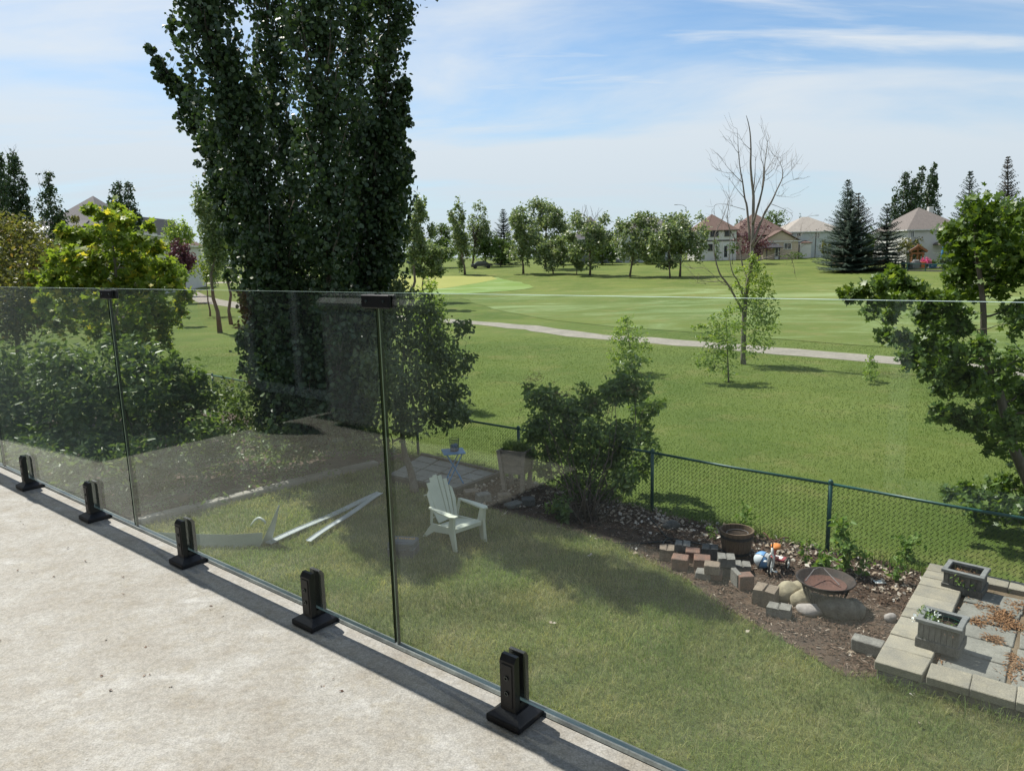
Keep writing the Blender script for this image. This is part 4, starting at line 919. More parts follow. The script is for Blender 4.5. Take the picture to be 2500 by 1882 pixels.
def wheel(name, c, r, wdt, axis_rot, spokes=10):
    mb = MB(); mb.tube([(r * math.cos(a), 0, r * math.sin(a)) for a in np.linspace(0, 6.2832, 25)], wdt, 7); o = mb.build('wheel', M['rubber'], tr, True); o.location = c; o.rotation_euler = axis_rot
    mb = MB(); mb.tube([((r - wdt * 1.1) * math.cos(a), 0, (r - wdt * 1.1) * math.sin(a)) for a in np.linspace(0, 6.2832, 25)], wdt * .75, 6); mb.tube([(0, -.025, 0), (0, .025, 0)], .016, 8)
    for i in range(spokes): a = 6.283 * i / spokes; mb.tube([(0, .008 * (-1) ** i, 0), ((r - wdt) * math.cos(a), 0, (r - wdt) * math.sin(a))], .0035, 4)
    mb.build('rim', M['wpaint'], o); return o
wheel('front', (0, 0, .125), .115, .014, (0, 0, R(8)))
for s in (-1, 1): wheel('rear', (-.34, s * .13, .08), .072, .012, (0, 0, 0), 6)
mb = MB(); mb.tube([(0, .035, .125), (-.03, .035, .26), (-.045, 0, .30), (-.06, 0, .37)], [.012, .014, .018, .016], 8); mb.tube([(0, -.035, .125), (-.03, -.035, .26), (-.045, 0, .30)], [.012, .014, .016], 8); mb.build('fork', M['wpaint'], tr, True)
mb = MB(); mb.tube([(-.06, 0, .37), (-.07, 0, .46)], .010, 7); mb.tube(smooth([Vector((-.19, .17, .50)), Vector((-.12, .12, .52)), Vector((-.07, 0, .46)), Vector((-.12, -.12, .52)), Vector((-.19, -.17, .50))]), .009, 7); mb.build('handlebar', M['rusty'], tr, True)
mb = MB(); mb.tube([(-.05, 0, .29), (-.16, 0, .20), (-.34, 0, .13)], [.018, .02, .018], 8); mb.box((-.33, 0, .13), (.14, .20, .015), .004); mb.tube([(-.34, -.14, .08), (-.34, .14, .08)], .008, 6); mb.tube([(-.17, 0, .2), (-.2, 0, .31)], .011, 6); mb.build('frame', M['redp'], tr, True)
mb = MB(); mb.lathe([(0, -.02), (.07, -.018), (.085, 0), (.075, .022), (.03, .03), (0, .03)], 16, (-.20, 0, .335), 0, 1.25, .8); mb.build('seat', M['orange'], tr, True)
mb = MB(); mb.box((-.33, 0, .141), (.10, .12, .004), .0015); mb.build('step_pad', M['wpaint'], tr)
for s in (-1, 1):
    mb = MB(); mb.tube([(0, s * .02, .125), (s * .04, s * .05, .125 - s * .04), (s * .04, s * .07, .125 - s * .04)], .005, 5); mb.box((s * .04, s * .085, .125 - s * .04), (.05, .035, .016), .004); mb.build('pedal', M['wpaint'], tr)
# ball
def ball_mat():
    m = bpy.data.materials.new('ball_skin'); N, L = nodes(m); out = N.new('ShaderNodeOutputMaterial'); p = N.new('ShaderNodeBsdfPrincipled'); t_ = N.new('ShaderNodeTexCoord'); s = N.new('ShaderNodeSeparateXYZ'); L.new(t_.outputs['Object'], s.inputs[0])
    a = N.new('ShaderNodeMath'); a.operation = 'ARCTAN2'; L.new(s.outputs[1], a.inputs[0]); L.new(s.outputs[0], a.inputs[1]); b_ = N.new('ShaderNodeMath'); b_.operation = 'MULTIPLY'; b_.inputs[1].default_value = 4 / 6.2832 * 1.0; L.new(a.outputs[0], b_.inputs[0])
    c = N.new('ShaderNodeMath'); c.operation = 'FLOORED_MODULO'; c.inputs[1].default_value = 2.0; L.new(b_.outputs[0], c.inputs[0]); d = N.new('ShaderNodeMath'); d.operation = 'GREATER_THAN'; d.inputs[1].default_value = 1.0; L.new(c.outputs[0], d.inputs[0])
    L.new(mixc(N, L, d.outputs[0], (.13, .30, .58), (.62, .67, .72)), p.inputs['Base Color']); p.inputs['Roughness'].default_value = .5; L.new(p.outputs[0], out.inputs[0]); return m
bc = G(1861, 1388); mb = MB(); rr = .118; mb.lathe([(rr * math.sin(a), -rr * math.cos(a)) for a in np.linspace(0.001, math.pi - .001, 17)], 28)
bo = thing('basketball', 'blue and white basketball lying behind the tricycle', 'ball', bc + Vector((0, 0, rr + .012)))
o = mb.build('ball_skin', ball_mat(), bo, True); o.rotation_euler = (R(25), R(-35), R(40))
mb = MB()
for ax in range(2): mb.tube([((rr * 1.001) * math.cos(a), 0, (rr * 1.001) * math.sin(a)) if ax == 0 else (0, (rr * 1.001) * math.cos(a), (rr * 1.001) * math.sin(a)) for a in np.linspace(0, 6.2832, 37)], .0035, 5)
mb.tube([((rr * 1.001) * math.cos(a), (rr * 1.001) * math.sin(a), 0) for a in np.linspace(0, 6.2832, 37)], .0035, 5); o2 = mb.build('ball_seam', M['rubber'], bo); o2.rotation_euler = o.rotation_euler
tag((lambda mb: (mb.box((0, 0, 0), (.13, .09, .012), .003), mb.build('card_box', M['trim']))[1])(MB()), 'small pale blue card lying on the mulch by the patio wall', 'card').location = G(2147, 1420, .03)

# ------------------------------------------------------------------ left patio pad, bed edging
M['slab'] = mat('grey_concrete_slab', (.30, .295, .28), (.21, .205, .195), .85, 2.5, bump=.4, bscale=40, fine=.2, per_obj=.1)
M['timber'] = mat('dark_edging_timber', (.10, .085, .07), (.06, .05, .045), .85, 6, (1, 1, 1), bump=.4, bscale=25, fine=.3)
M['curb'] = mat('pale_concrete_curb', (.33, .305, .275), (.22, .205, .185), .85, 4, bump=.4, bscale=40, fine=.2)
mb = MB(); mb.prism([(p.x, p.y) for p in pad], -.03, .06); pd = mb.build('slab_patio', M['timber']); tag(pd, kind='structure')
e1 = pad[3] - pad[0]; e2_ = pad[1] - pad[0]
def padp(a, b_): return pad[0].lerp(pad[3], a).lerp(pad[1].lerp(pad[2], a), b_)
for i in range(4):
    for j in range(4):
        stone('slab', [padp(i / 4 + .01, j / 4 + .01), padp((i + 1) / 4 - .005, j / 4 + .01), padp((i + 1) / 4 - .005, (j + 1) / 4 - .005), padp(i / 4 + .01, (j + 1) / 4 - .005)], .05, .085 + rng.normal() * .003, M['slab'], pd, .008, .006)
for a, b_ in ((pad[3], pad[2]), (pad[0], pad[3]), (pad[1], pad[2])):
    mb = MB(); mb.bar((a.x, a.y, .06), (b_.x, b_.y, .06), .09, .13, ch=.01); mb.build('edging_timber', M['timber'], pd)
ce = thing('bed_curb', 'pale concrete curb in front of the shrubs at left', 'curb')
cpx = [(250, 1308), (330, 1286), (400, 1266), (480, 1246), (560, 1227), (650, 1203), (745, 1178), (830, 1158), (920, 1138)]
for i in range(len(cpx) - 1):
    a, b_ = G(*cpx[i]), G(*cpx[i + 1]); d = (b_ - a).normalized() * .006
    mb = MB(); mb.bar((a.x + d.x, a.y + d.y, .05), (b_.x - d.x, b_.y - d.y, .05), .20, .14, ch=.018); mb.build('curb_block', M['curb'], ce)

# ------------------------------------------------------------------ adirondack chair
M['resin'] = mat('white_resin', (.60, .62, .52), (.52, .545, .455), .45, 3, spec=.45)
cc = (G(1072, 1318) + G(1190, 1312) + G(1142, 1340)) / 3
ch = thing('adirondack_chair', 'white resin adirondack chair with fan back standing on the shaded lawn', 'chair', cc + Vector((-.10, .02, 0)), R(42)); ch.scale = (.94, .94, .95)
# local: +X right of sitter, -Y front
bt = lambda t_: Vector((0, .30 + .30 * t_, .30 + .70 * t_))      # back plane line from seat to top
for i in range(7):
    s = i - 3; mb = MB(); w0, w1 = .052, .078; xb, xt = s * .055, s * .083; tt = 1.0 - .030 * s * s
    pb, ptp = bt(0), bt(tt); nrm = Vector((0, -.70, .30)).normalized() * .018
    bow = Vector((0, -.012 * abs(s), 0))
    V = []
    for (p, xc, ww) in ((pb, xb, w0), (bt(tt * .55), (xb + xt) * .55, .070), (ptp, xt, w1)):
        for q in (-1, 1):
            for n_ in (0, 1): V.append(tuple(p + Vector((xc + q * ww / 2, 0, 0)) + nrm * n_ + bow))
    if abs(s) == 3:
        for k_ in (8, 9, 10, 11):
            outer = (k_ in (10, 11)) if s > 0 else (k_ in (8, 9))
            if outer: V[k_] = (V[k_][0] - .01 * s, V[k_][1] - .02, V[k_][2] - .06)
    FF = []
    for k_ in (0, 4):
        for a, b_ in ((0, 1), (1, 3), (3, 2), (2, 0)): FF.append((k_ + a, k_ + b_, k_ + 4 + b_, k_ + 4 + a))
    FF += [(0, 2, 3, 1), (8, 9, 11, 10)]
    mb.add(V, FF); mb.build('back_slat', M['resin'], ch)
mb = MB(); mb.bar(bt(.12) + Vector((-.24, .028, 0)), bt(.12) + Vector((.24, .028, 0)), .06, .025, up=(0, .4, .9)); mb.bar(bt(.62) + Vector((-.27, .03, 0)), bt(.62) + Vector((.27, .03, 0)), .05, .02, up=(0, .4, .9)); mb.build('back_brace', M['resin'], ch)
for i in range(6):
    y = -.26 + i * .098; z = .37 - i * .020 - (0 if i else .006); mb = MB(); mb.box((0, y, z), (.50, .088, .02), .006, rot=Matrix.Rotation(R(-11 if i else 20), 3, 'X')); mb.build('seat_slat', M['resin'], ch)
for s in (-1, 1):
    mb = MB(); mb.prism([(s * .255, -.36), (s * .34, -.37), (s * .385, -.30), (s * .375, 0), (s * .335, .32), (s * .29, .34), (s * .285, .05)], .565, .592); mb.build('armrest', M['resin'], ch)
    mb = MB(); V = [(s * .27, -.33, 0), (s * .325, -.35, 0), (s * .315, -.27, 0), (s * .27, -.26, 0), (s * .285, -.31, .34), (s * .325, -.32, .34), (s * .32, -.16, .34), (s * .285, -.16, .34), (s * .28, -.32, .565), (s * .34, -.33, .565), (s * .335, -.24, .565), (s * .28, -.24, .565)]
    mb.add(V, [(3, 2, 1, 0), (0, 1, 5, 4), (1, 2, 6, 5), (2, 3, 7, 6), (3, 0, 4, 7), (4, 5, 9, 8), (5, 6, 10, 9), (6, 7, 11, 10), (7, 4, 8, 11), (8, 9, 10, 11)]); mb.build('front_leg', M['resin'], ch)
    mb = MB(); V = [(s * .25, -.26, .26), (s * .275, -.26, .26), (s * .275, -.26, .36), (s * .25, -.26, .36), (s * .25, .30, .17), (s * .275, .30, .17), (s * .275, .34, .30), (s * .25, .34, .30), (s * .25, .56, .0), (s * .275, .56, .0), (s * .275, .62, .0), (s * .25, .62, .0)]
    mb.add(V, [(0, 1, 2, 3), (0, 4, 5, 1), (1, 5, 6, 2), (2, 6, 7, 3), (3, 7, 4, 0), (4, 8, 9, 5), (5, 9, 10, 6), (6, 10, 11, 7), (7, 11, 8, 4), (8, 11, 10, 9)]); mb.build('side_rail', M['resin'], ch)
    mb = MB(); mb.bar((s * .285, .30, .575), (s * .262, .36, .28), .05, .02, up=(1, 0, 0)); mb.build('arm_brace', M['resin'], ch)
mb = MB(); mb.box((0, -.285, .33), (.53, .02, .075), .006); mb.build('seat_apron', M['resin'], ch)

# ------------------------------------------------------------------ blue side table and wire bin
M['blue'] = mat('blue_paint', (.05, .23, .50), (.04, .18, .40), .45, 5)
M['navy'] = mat('navy_wire', (.03, .05, .09), (.02, .035, .06), .5, 5)
tp_ = G(1110, 1176, .08); tb = thing('folding_table', 'blue folding side table with crossed legs on the slab patio', 'table', tp_, R(12))
mb = MB(); mb.box((0, 0, .60), (.42, .42, .02), .006); mb.build('table_top', M['blue'], tb)
for s in (-1, 1):
    for q in (-1, 1):
        mb = MB(); mb.tube([(q * .15, s * .15, 0), (0, s * .15, .30), (-q * .15, s * .15, .59)], .013, 7); mb.build('leg', M['blue'], tb)
for q, z in ((-.11, .10), (.11, .10), (0, .30)):
    mb = MB(); mb.tube([(q, -.15, z), (q, .15, z)], .009, 6); mb.build('cross_bar', M['blue'], tb)
bn = thing('wire_bin', 'navy wire mesh bin full of golf balls on the blue table', 'bin', tp_ + Vector((0.02, 0.01, .612)))
mb = MB(); mb.lathe([(0, 0), (.075, 0), (.075, .006), (0, .006)], 24)
for z, r in ((.005, .077), (.09, .085), (.18, .092), (.235, .097)): mb.tube([(r * math.cos(a), r * math.sin(a), z) for a in np.linspace(0, 6.2832, 25)], .004, 5)
for i in range(28):
    a = 6.2832 * i / 28; mb.tube([(.076 * math.cos(a), .076 * math.sin(a), .003), (.097 * math.cos(a), .097 * math.sin(a), .235)], .0022, 4)
mb.build('wire_basket', M['navy'], bn)
M['gball'] = mat('pale_ball', (.36, .42, .54), (.30, .36, .48), .4, 4)
mb = MB(); mb.lathe([(.0215 * math.sin(a), -.0215 * math.cos(a)) for a in np.linspace(.01, 3.13, 7)], 9); gb = mb.build('ball', M['gball'], bn, True); gb.location = (0, 0, .03)
for z in (.03, .068, .106):
    for i in range(7):
        a = 6.283 * i / 6 + z * 20; r = .05 if i < 6 else 0
        share(gb, bn, (r * math.cos(a), r * math.sin(a), z + .002 * i))

# ------------------------------------------------------------------ tall tapered planter
M['plank'] = mat('brown_plank', (.30, .25, .215), (.20, .17, .15), .8, 4, (1, 1, 3), bump=.4, bscale=25, fine=.3, per_obj=.1)
bp0 = G(1262, 1196); bgp = thing('raised_planter', 'brown tapered raised planter on legs beside the fence', 'planter', bp0, R(-25))
for i in range(3):
    z0, z1 = .36 + i * .15, .36 + (i + 1) * .15 - .006
    def hw_(z): return .20 + .075 * (z - .1) / .75
    for s, ax in ((-1, 0), (1, 0), (-1, 1), (1, 1)):
        a0, a1 = hw_(z0), hw_(z1); d0, d1 = a0 * .62 + .04, a1 * .62 + .04; mb = MB()
        if ax == 0: V = [(-a0, s * d0, z0), (a0, s * d0, z0), (a1, s * d1, z1), (-a1, s * d1, z1), (-a0, s * (d0 - .025), z0), (a0, s * (d0 - .025), z0), (a1, s * (d1 - .025), z1), (-a1, s * (d1 - .025), z1)]
        else: V = [(s * a0, -d0 + .026, z0), (s * a0, d0 - .026, z0), (s * a1, d1 - .026, z1), (s * a1, -d1 + .026, z1), (s * (a0 - .025), -d0 + .026, z0), (s * (a0 - .025), d0 - .026, z0), (s * (a1 - .025), d1 - .026, z1), (s * (a1 - .025), -d1 + .026, z1)]
        mb.add(V, [(0, 1, 2, 3), (7, 6, 5, 4), (0, 4, 5, 1), (1, 5, 6, 2), (2, 6, 7, 3), (3, 7, 4, 0)]); mb.build('board', M['plank'], bgp)
for sx in (-1, 1):
    for sy in (-1, 1):
        mb = MB(); V = []
        for z in (0, .80):
            a0 = .19 + .075 * (z - .1) / .75; d0 = a0 * .62 + .04
            for (dx, dy) in ((-.035, -.035), (.035, -.035), (.035, .035), (-.035, .035)): V.append((sx * (a0 - .005) + dx, sy * (d0 + .004) + dy, z))
        mb.add(V, [(3, 2, 1, 0), (4, 5, 6, 7), (0, 1, 5, 4), (1, 2, 6, 5), (2, 3, 7, 6), (3, 0, 4, 7)]); mb.build('leg', M['plank'], bgp)
mb = MB(); mb.box((0, 0, .74), (.46, .30, .03)); mb.build('soil', M['soil'], bgp)
o = blades('planter_grass', rng.uniform(-.22, .22, 900), rng.uniform(-.14, .14, 900), .22, .008, M['blade3'], .9, .75); o.parent = bgp; o['kind'] = 'stuff'

# ------------------------------------------------------------------ tool case and metal flashing on the lawn
M['case'] = mat('grey_tool_case', (.075, .078, .09), (.055, .057, .066), .5, 6)
M['caselid'] = mat('grey_case_lid', (.12, .13, .155), (.10, .11, .13), .45, 6)
M['yellow'] = mat('yellow_print', (.75, .45, .04), (.7, .4, .03), .5, 6)
tcp = G(975, 1362); tcs = thing('tool_case', 'dark grey latched tool case with yellow lettering on the lawn behind the glass joint', 'tool case', tcp + Vector((.05, .12, 0)), R(-12))
mb = MB(); mb.box((0, 0, .065), (.40, .29, .13), .012); mb.build('case_body', M['case'], tcs)
mb = MB(); mb.box((0, 0, .185), (.395, .285, .10), .014); mb.box((0, 0, .132), (.41, .30, .012), .004); mb.box((0, 0, .238), (.33, .22, .012), .005); mb.build('lid', M['caselid'], tcs)
for s in (-1, 1):
    mb = MB(); mb.box((s * .12, -.152, .135), (.045, .014, .07), .004); mb.build('latch', M['case'], tcs)
mb = MB(); mb.tube([(-.06, -.15, .12), (-.055, -.175, .12), (.055, -.175, .12), (.06, -.15, .12)], .008, 6); mb.build('handle', M['case'], tcs)
cu = bpy.data.curves.new('lettering', 'FONT'); cu.body = 'DEWALT'; cu.size = .075; cu.align_x = 'CENTER'; cu.align_y = 'CENTER'; cu.extrude = .0008; cu.space_character = 1.05
to = bpy.data.objects.new('tmp', cu); COL.objects.link(to); bpy.context.view_layer.update()
me = bpy.data.meshes.new_from_object(to.evaluated_get(bpy.context.evaluated_depsgraph_get())); bpy.data.objects.remove(to); me.materials.clear(); me.materials.append(M['yellow'])
lt_ = bpy.data.objects.new('lettering', me); COL.objects.link(lt_); lt_.parent = tcs; lt_.location = (.02, .03, .2455); lt_.rotation_euler = (0, 0, math.pi)
M['alu'] = mat('white_coated_metal', (.44, .475, .49), (.36, .40, .41), .35, 2, spec=.6)
M['alu2'] = mat('pale_green_sheet', (.34, .38, .34), (.28, .32, .29), .45, 1.5)
a, b_ = G(655, 1330, .03), G(928, 1206, .03); st = thing('metal_flashing', 'long white metal flashing strips lying in a narrow V on the lawn', 'flashing', a)
d = b_ - a; n_ = Vector((-d.y, d.x, 0)).normalized()
for off, w_, z_, c0, c1 in ((0, .13, .02, Vector((0, 0, 0)), d), (-.0, .10, .035, Vector((.62, .02, 0)), d * .985 + n_ * -.05)):
    mb = MB(); L_ = (c1 - c0); nn = Vector((-L_.y, L_.x, 0)).normalized(); pr_ = [(-w_ / 2, .016), (-w_ / 2, 0), (-w_ * .1, .003), (w_ * .1, .0), (w_ / 2, .006), (w_ / 2, .02)]
    V = []; k_ = 8
    for i in range(k_ + 1):
        for q, zz in pr_: p = c0 + L_ * (i / k_) + nn * q; V.append((p.x, p.y, z_ + zz + .01 * math.sin(i * 1.1)))
    m_ = len(pr_); mb.add(V, [(i * m_ + j, i * m_ + j + 1, (i + 1) * m_ + j + 1, (i + 1) * m_ + j) for i in range(k_) for j in range(m_ - 1)])
    o = mb.build('flashing_strip', M['alu'], st); sm_ = o.modifiers.new('t', 'SOLIDIFY'); sm_.thickness = .004
shp = thing('curved_sheet', 'pale green white curved metal sheet standing on edge on the lawn', 'sheet', G(645, 1335))
base_l = [G(380, 1330), G(470, 1336), G(560, 1340), G(640, 1336)]; mb = MB(); V = []
o0 = G(645, 1335)
path_ = [(p - o0, p_h) for p_h, p in zip((.20, .21, .22, .23), base_l)]; V = []
for p, hh in path_: V += [(p.x, p.y, .01), (p.x + .01, p.y + .015, hh * .55), (p.x + .015, p.y + .03, hh)]
mb.add(V, [(i * 3 + j, i * 3 + j + 1, (i + 1) * 3 + j + 1, (i + 1) * 3 + j) for i in range(3) for j in range(2)]); o = mb.build('sheet', M['alu2'], shp); o.modifiers.new('t', 'SOLIDIFY').thickness = .004
mb = MB(); V = []
for i in range(7):
    t_ = i / 6; c = Vector((.0 + .26 * t_, .02 + .05 * t_, .02 + .62 * t_ ** 1.15)); hw = .17 * (1 - t_) + .015
    for q in (-1, 0, 1): V.append((c.x + .3 * hw * q - .05 * (q == 0) * (1 - t_), c.y + hw * q * .9, c.z))
mb.add(V, [(i * 3 + j, i * 3 + j + 1, (i + 1) * 3 + j + 1, (i + 1) * 3 + j) for i in range(6) for j in range(2)]); o = mb.build('curled_end', M['alu2'], shp, True); o.modifiers.new('t', 'SOLIDIFY').thickness = .004
mb = MB(); V = []
for i in range(8):
    t_ = i / 7; p = Vector((-.28 + .28 * t_, .25 - .1 * t_, .24 + .14 * math.sin(t_ * 2.6))); V += [tuple(p), (p.x, p.y + .03, p.z + .035)]
mb.add(V, [(i * 2, i * 2 + 1, i * 2 + 3, i * 2 + 2) for i in range(7)]); o = mb.build('loose_strip', M['alu2'], shp, True); o.modifiers.new('t', 'SOLIDIFY').thickness = .003
# ------------------------------------------------------------------ vegetation of the yard
def px_clumps(lst, y0, jit=.5, dens=1.0):
    """(u, v, radius_px, n): foliage masses at depth about y0"""
    out = []
    for it in lst:
        u, v, r, n = it[:4]; yy_ = y0 + (it[4] if len(it) > 4 else rng.normal() * jit); p = P(u, v, yy_); rr_ = r / FPX * math.hypot(p.x, p.y) ; out.append((tuple(p), (rr_, rr_, rr_ * .95), n * dens))
    return out
def clump_tree(name, label, cat, base, clumps, size, shape, lm, trunk, bark='bark', group=None, up=.5, sub=8, droop=0., tr=.09, limb=.45, subr=.33):
    t = thing(name, label, cat, base, 0, group); b_ = Vector(base); cl = [(Vector(c) - b_, r, n) for c, r, n in clumps]
    scatter([(tuple(c), r, n) for c, r, n in cl], size, shape, lm, 'crown' if cat == 'tree' else 'foliage', t, up=up, sub=sub, droop=droop, subr=subr)
    mb = MB(); tk = [Vector(p) - b_ for p in trunk]; k = len(tk); tk2 = smooth(tk, 4); m_ = len(tk2)
    mb.tube(tk2, [tr * (1.15 - .9 * i / (m_ - 1)) for i in range(m_)], 8)
    nodes_ = [(p, tr * (1.0 - .8 * i / (m_ - 1))) for i, p in enumerate(tk2)][1:]
    for c, r, n in sorted(cl, key=lambda q: min((q[0] - p[0]).length for p in nodes_)):
        j = min(range(len(nodes_)), key=lambda i: (nodes_[i][0] - c).length + max(0, nodes_[i][0].z - c.z) * 1.2)
        s, rs_ = nodes_[j]; r0 = max(.004, min(rs_ * .6, tr * limb)); pts = wiggle(s, c, 4, .07)
        mb.tube(pts, [r0, r0 * .8, r0 * .6, r0 * .45, r0 * .25], 5); nodes_ += [(p, r0 * (.8 - .13 * i)) for i, p in enumerate(pts[1:])]
        for q in range(3):
            tipp = c + Vector(rng.normal(size=3)) * (sum(r) / 3 * .6); mb.tube(wiggle(pts[3], tipp, 2, .06), [r0 * .4, r0 * .3, r0 * .15], 3)
    mb.build('trunk' if cat == 'tree' else 'stem', M[bark], t, True); return t

# columnar poplar (photo pixels at 2212 px width, so scaled by k)
k_ = 2500 / 2212; PB = Vector((-4.15, 15.2, 0))
def col(pts, rad, wgt, dy=0.0): return ([P(u * k_, v * k_, 15.3 + dy) for u, v in pts], [r * .91 for r in rad], wgt)
cols = [
 col([(690, 930), (560, 620), (490, 400), (415, 230), (312, 96)], [.45, .50, .42, .26, .07], 1.25, .3),
 col([(680, 900), (590, 560), (520, 300), (455, 60), (420, -140)], [.5, .55, .55, .5, .3], 1.5, -1.3),
 col([(700, 900), (640, 500), (590, 200), (560, -200), (545, -420)], [.45, .55, .55, .5, .15], 1.5, 1.3),
 col([(720, 920), (705, 500), (690, 150), (680, -250), (670, -520)], [.5, .6, .55, .55, .15], 1.6, -1.6),
 col([(740, 900), (755, 480), (762, 150), (780, -200), (790, -480)], [.5, .58, .50, .5, .15], 1.5, 1.5),
 col([(750, 880), (800, 480), (828, 180), (848, -60), (870, -300)], [.42, .5, .40, .42, .12], 1.3, -.6),
 col([(760, 860), (815, 560), (848, 360), (872, 165)], [.35, .42, .34, .10], .9, -.5),
 col([(770, 850), (825, 600), (855, 440), (885, 320)], [.3, .36, .26, .08], .6, .5),
 col([(640, 940), (575, 760), (545, 640)], [.35, .42, .28], .6, -.2),
 col([(690, 950), (690, 780), (670, 640)], [.4, .5, .45], .7, -.7),
 col([(760, 940), (790, 780), (800, 650)], [.3, .4, .4], .6, -.5),
]
pop = column_tree('columnar_poplar', 'tall dark green columnar poplar with several upright stems in the yard corner', PB, cols, LM['poplar'], .074, 145000, 'round', sub=9, jit=.2)

# crab apple right of the poplar
ap = [(980, 720, 40, 300), (1030, 760, 45, 420), (960, 790, 60, 650), (1060, 830, 50, 520), (890, 830, 60, 650), (1000, 860, 65, 750), (1090, 890, 50, 560), (930, 900, 65, 750), (860, 900, 55, 560), (1040, 940, 60, 700), (1110, 960, 45, 420), (960, 970, 60, 650), (880, 980, 55, 480), (1080, 1010, 45, 430), (1000, 1030, 50, 430), (1120, 1010, 32, 220), (820, 960, 45, 300), (790, 1000, 40, 220), (1140, 880, 26, 130), (1130, 800, 26, 130), (780, 880, 36, 220), (760, 1040, 40, 200), (900, 1060, 45, 260), (700, 1080, 40, 160)]
clump_tree('crab_apple_tree', 'small spreading crab apple tree with dull green leaves beside the slab patio', 'tree', G(1014, 1205), px_clumps(ap, 14.2, .6, 1.15), .085, 'oval', LM['apple'], [G(1014, 1205), P(1003, 1150, 13.7), P(985, 1090, 14.0), P(980, 980, 14.2), P(985, 860, 14.2)], tr=.075, droop=.8, up=.2)
# lilac by the fence
li = [(1310, 970, 34, 200), (1350, 990, 42, 340), (1400, 1000, 40, 300), (1450, 990, 44, 340), (1500, 960, 46, 360), (1550, 950, 44, 300), (1570, 1000, 42, 300), (1320, 1040, 45, 380), (1380, 1050, 52, 500), (1450, 1060, 55, 560), (1520, 1060, 52, 500), (1570, 1070, 42, 300), (1350, 1100, 50, 440), (1420, 1120, 55, 520), (1500, 1120, 52, 480), (1560, 1140, 42, 300), (1300, 1060, 34, 180), (1400, 1180, 48, 300), (1470, 1190, 48, 320), (1530, 1170, 40, 240), (1600, 990, 26, 100), (1385, 1240, 42, 200), (1450, 1245, 45, 230), (1330, 1150, 34, 170), (1520, 930, 34, 160)]
li = [(a, b, c * .82, n) for a, b, c, n in li] + [(1530, 905, 26, 90), (1548, 880, 20, 60), (1295, 945, 18, 50), (1340, 950, 20, 60), (1425, 950, 18, 50), (1480, 945, 22, 60), (1615, 985, 14, 30), (1590, 1110, 24, 80), (1285, 1100, 22, 70)]
lc = px_clumps(li, 12.6, .35, 1.35)
lil = clump_tree('lilac_bush', 'large multi stemmed lilac bush with spent brown blooms, in front of the fence', 'bush', G(1440, 1275), lc, .082, 'oval', LM['lilac'], [G(1440, 1275), P(1440, 1180, 12.5), P(1440, 1080, 12.6)], 'twig', tr=.03, droop=.4, up=.3)
mb = MB(); lb_ = Vector(lil.location)
for i in range(26):
    c = Vector(lc[rng.integers(0, 20)][0]) - lb_; s = Vector((rng.normal() * .14, rng.normal() * .12, 0)); mb.tube(wiggle(s, c, 4, .05), [.013, .011, .009, .007, .004], 4)
mb.build('stem', M['twig'], lil, True)
bl_ = [(1288, 930, 14, 60), (1310, 925, 16, 90), (1345, 945, 16, 80), (1370, 965, 18, 80), (1400, 965, 20, 100), (1420, 960, 16, 80), (1560, 930, 22, 120), (1580, 950, 20, 110), (1545, 955, 18, 80), (1490, 1000, 14, 60), (1550, 1045, 16, 70), (1270, 1010, 14, 50), (1380, 1000, 20, 70), (1450, 985, 16, 60)]
o = scatter([(tuple(Vector(c) - lb_), r, n) for c, r, n in px_clumps(bl_, 12.4, .25)], .035, 'narrow', LM['bloom'], 'spent_blooms', lil, up=.8, droop=-1.5, sub=6); o['kind'] = 'stuff'
weed('low leafy plant at the foot of the lilac', G(1375, 1270), .3, .3, 420, LM['shrub'], .09, group=None, name='leafy_plant', cat='plant')
weed('bright narrow leaved plant left of the lilac foot', G(1350, 1255), .25, .16, 160, LM['bright'], .12, 'narrow', group=None, name='leafy_plant', cat='plant')

# lobed leaf tree at the right edge
OY = 10.4
ok_ = [(2390, 520, 50, 260), (2480, 540, 50, 260), (2340, 575, 45, 230), (2430, 590, 55, 300), (2370, 640, 50, 270), (2490, 640, 50, 260), (2330, 690, 42, 180), (2430, 690, 48, 240),
 (2065, 722, 22, 60), (2100, 712, 28, 110), (2140, 730, 26, 100), (2150, 690, 26, 100), (2190, 680, 32, 150), (2230, 700, 32, 150), (2270, 735, 34, 160), (2200, 740, 30, 120), (2310, 735, 40, 200), (2360, 720, 36, 150), (2255, 765, 34, 150), (2130, 760, 24, 70), (2170, 770, 26, 80),
 (2290, 790, 44, 220), (2345, 790, 44, 220), (2160, 818, 26, 90), (2210, 830, 34, 140), (2260, 845, 40, 190), (2310, 850, 46, 240), (2220, 875, 34, 140), (2270, 900, 42, 200), (2330, 900, 48, 260), (2390, 850, 40, 180), (2370, 930, 46, 250), (2430, 920, 48, 260), (2470, 880, 42, 180),
 (2300, 945, 34, 120), (2440, 980, 50, 280), (2490, 960, 46, 220), (2290, 1005, 26, 80), (2330, 1015, 34, 140), (2370, 1030, 36, 150), (2410, 1040, 38, 160), (2470, 1050, 44, 210), (2430, 1090, 30, 90), (2490, 1110, 40, 160),
 (2320, 1205, 22, 60), (2360, 1200, 30, 130), (2400, 1215, 40, 200), (2450, 1190, 44, 220), (2440, 1250, 46, 230), (2490, 1230, 48, 240), (2490, 1300, 40, 180), (2470, 1345, 28, 90), (2380, 1250, 28, 90), (2540, 1150, 60, 300), (2560, 1000, 60, 300), (2560, 800, 60, 300), (2560, 650, 60, 300), (2540, 1280, 60, 250), (2470, 760, 36, 120), (2490, 790, 34, 110)]
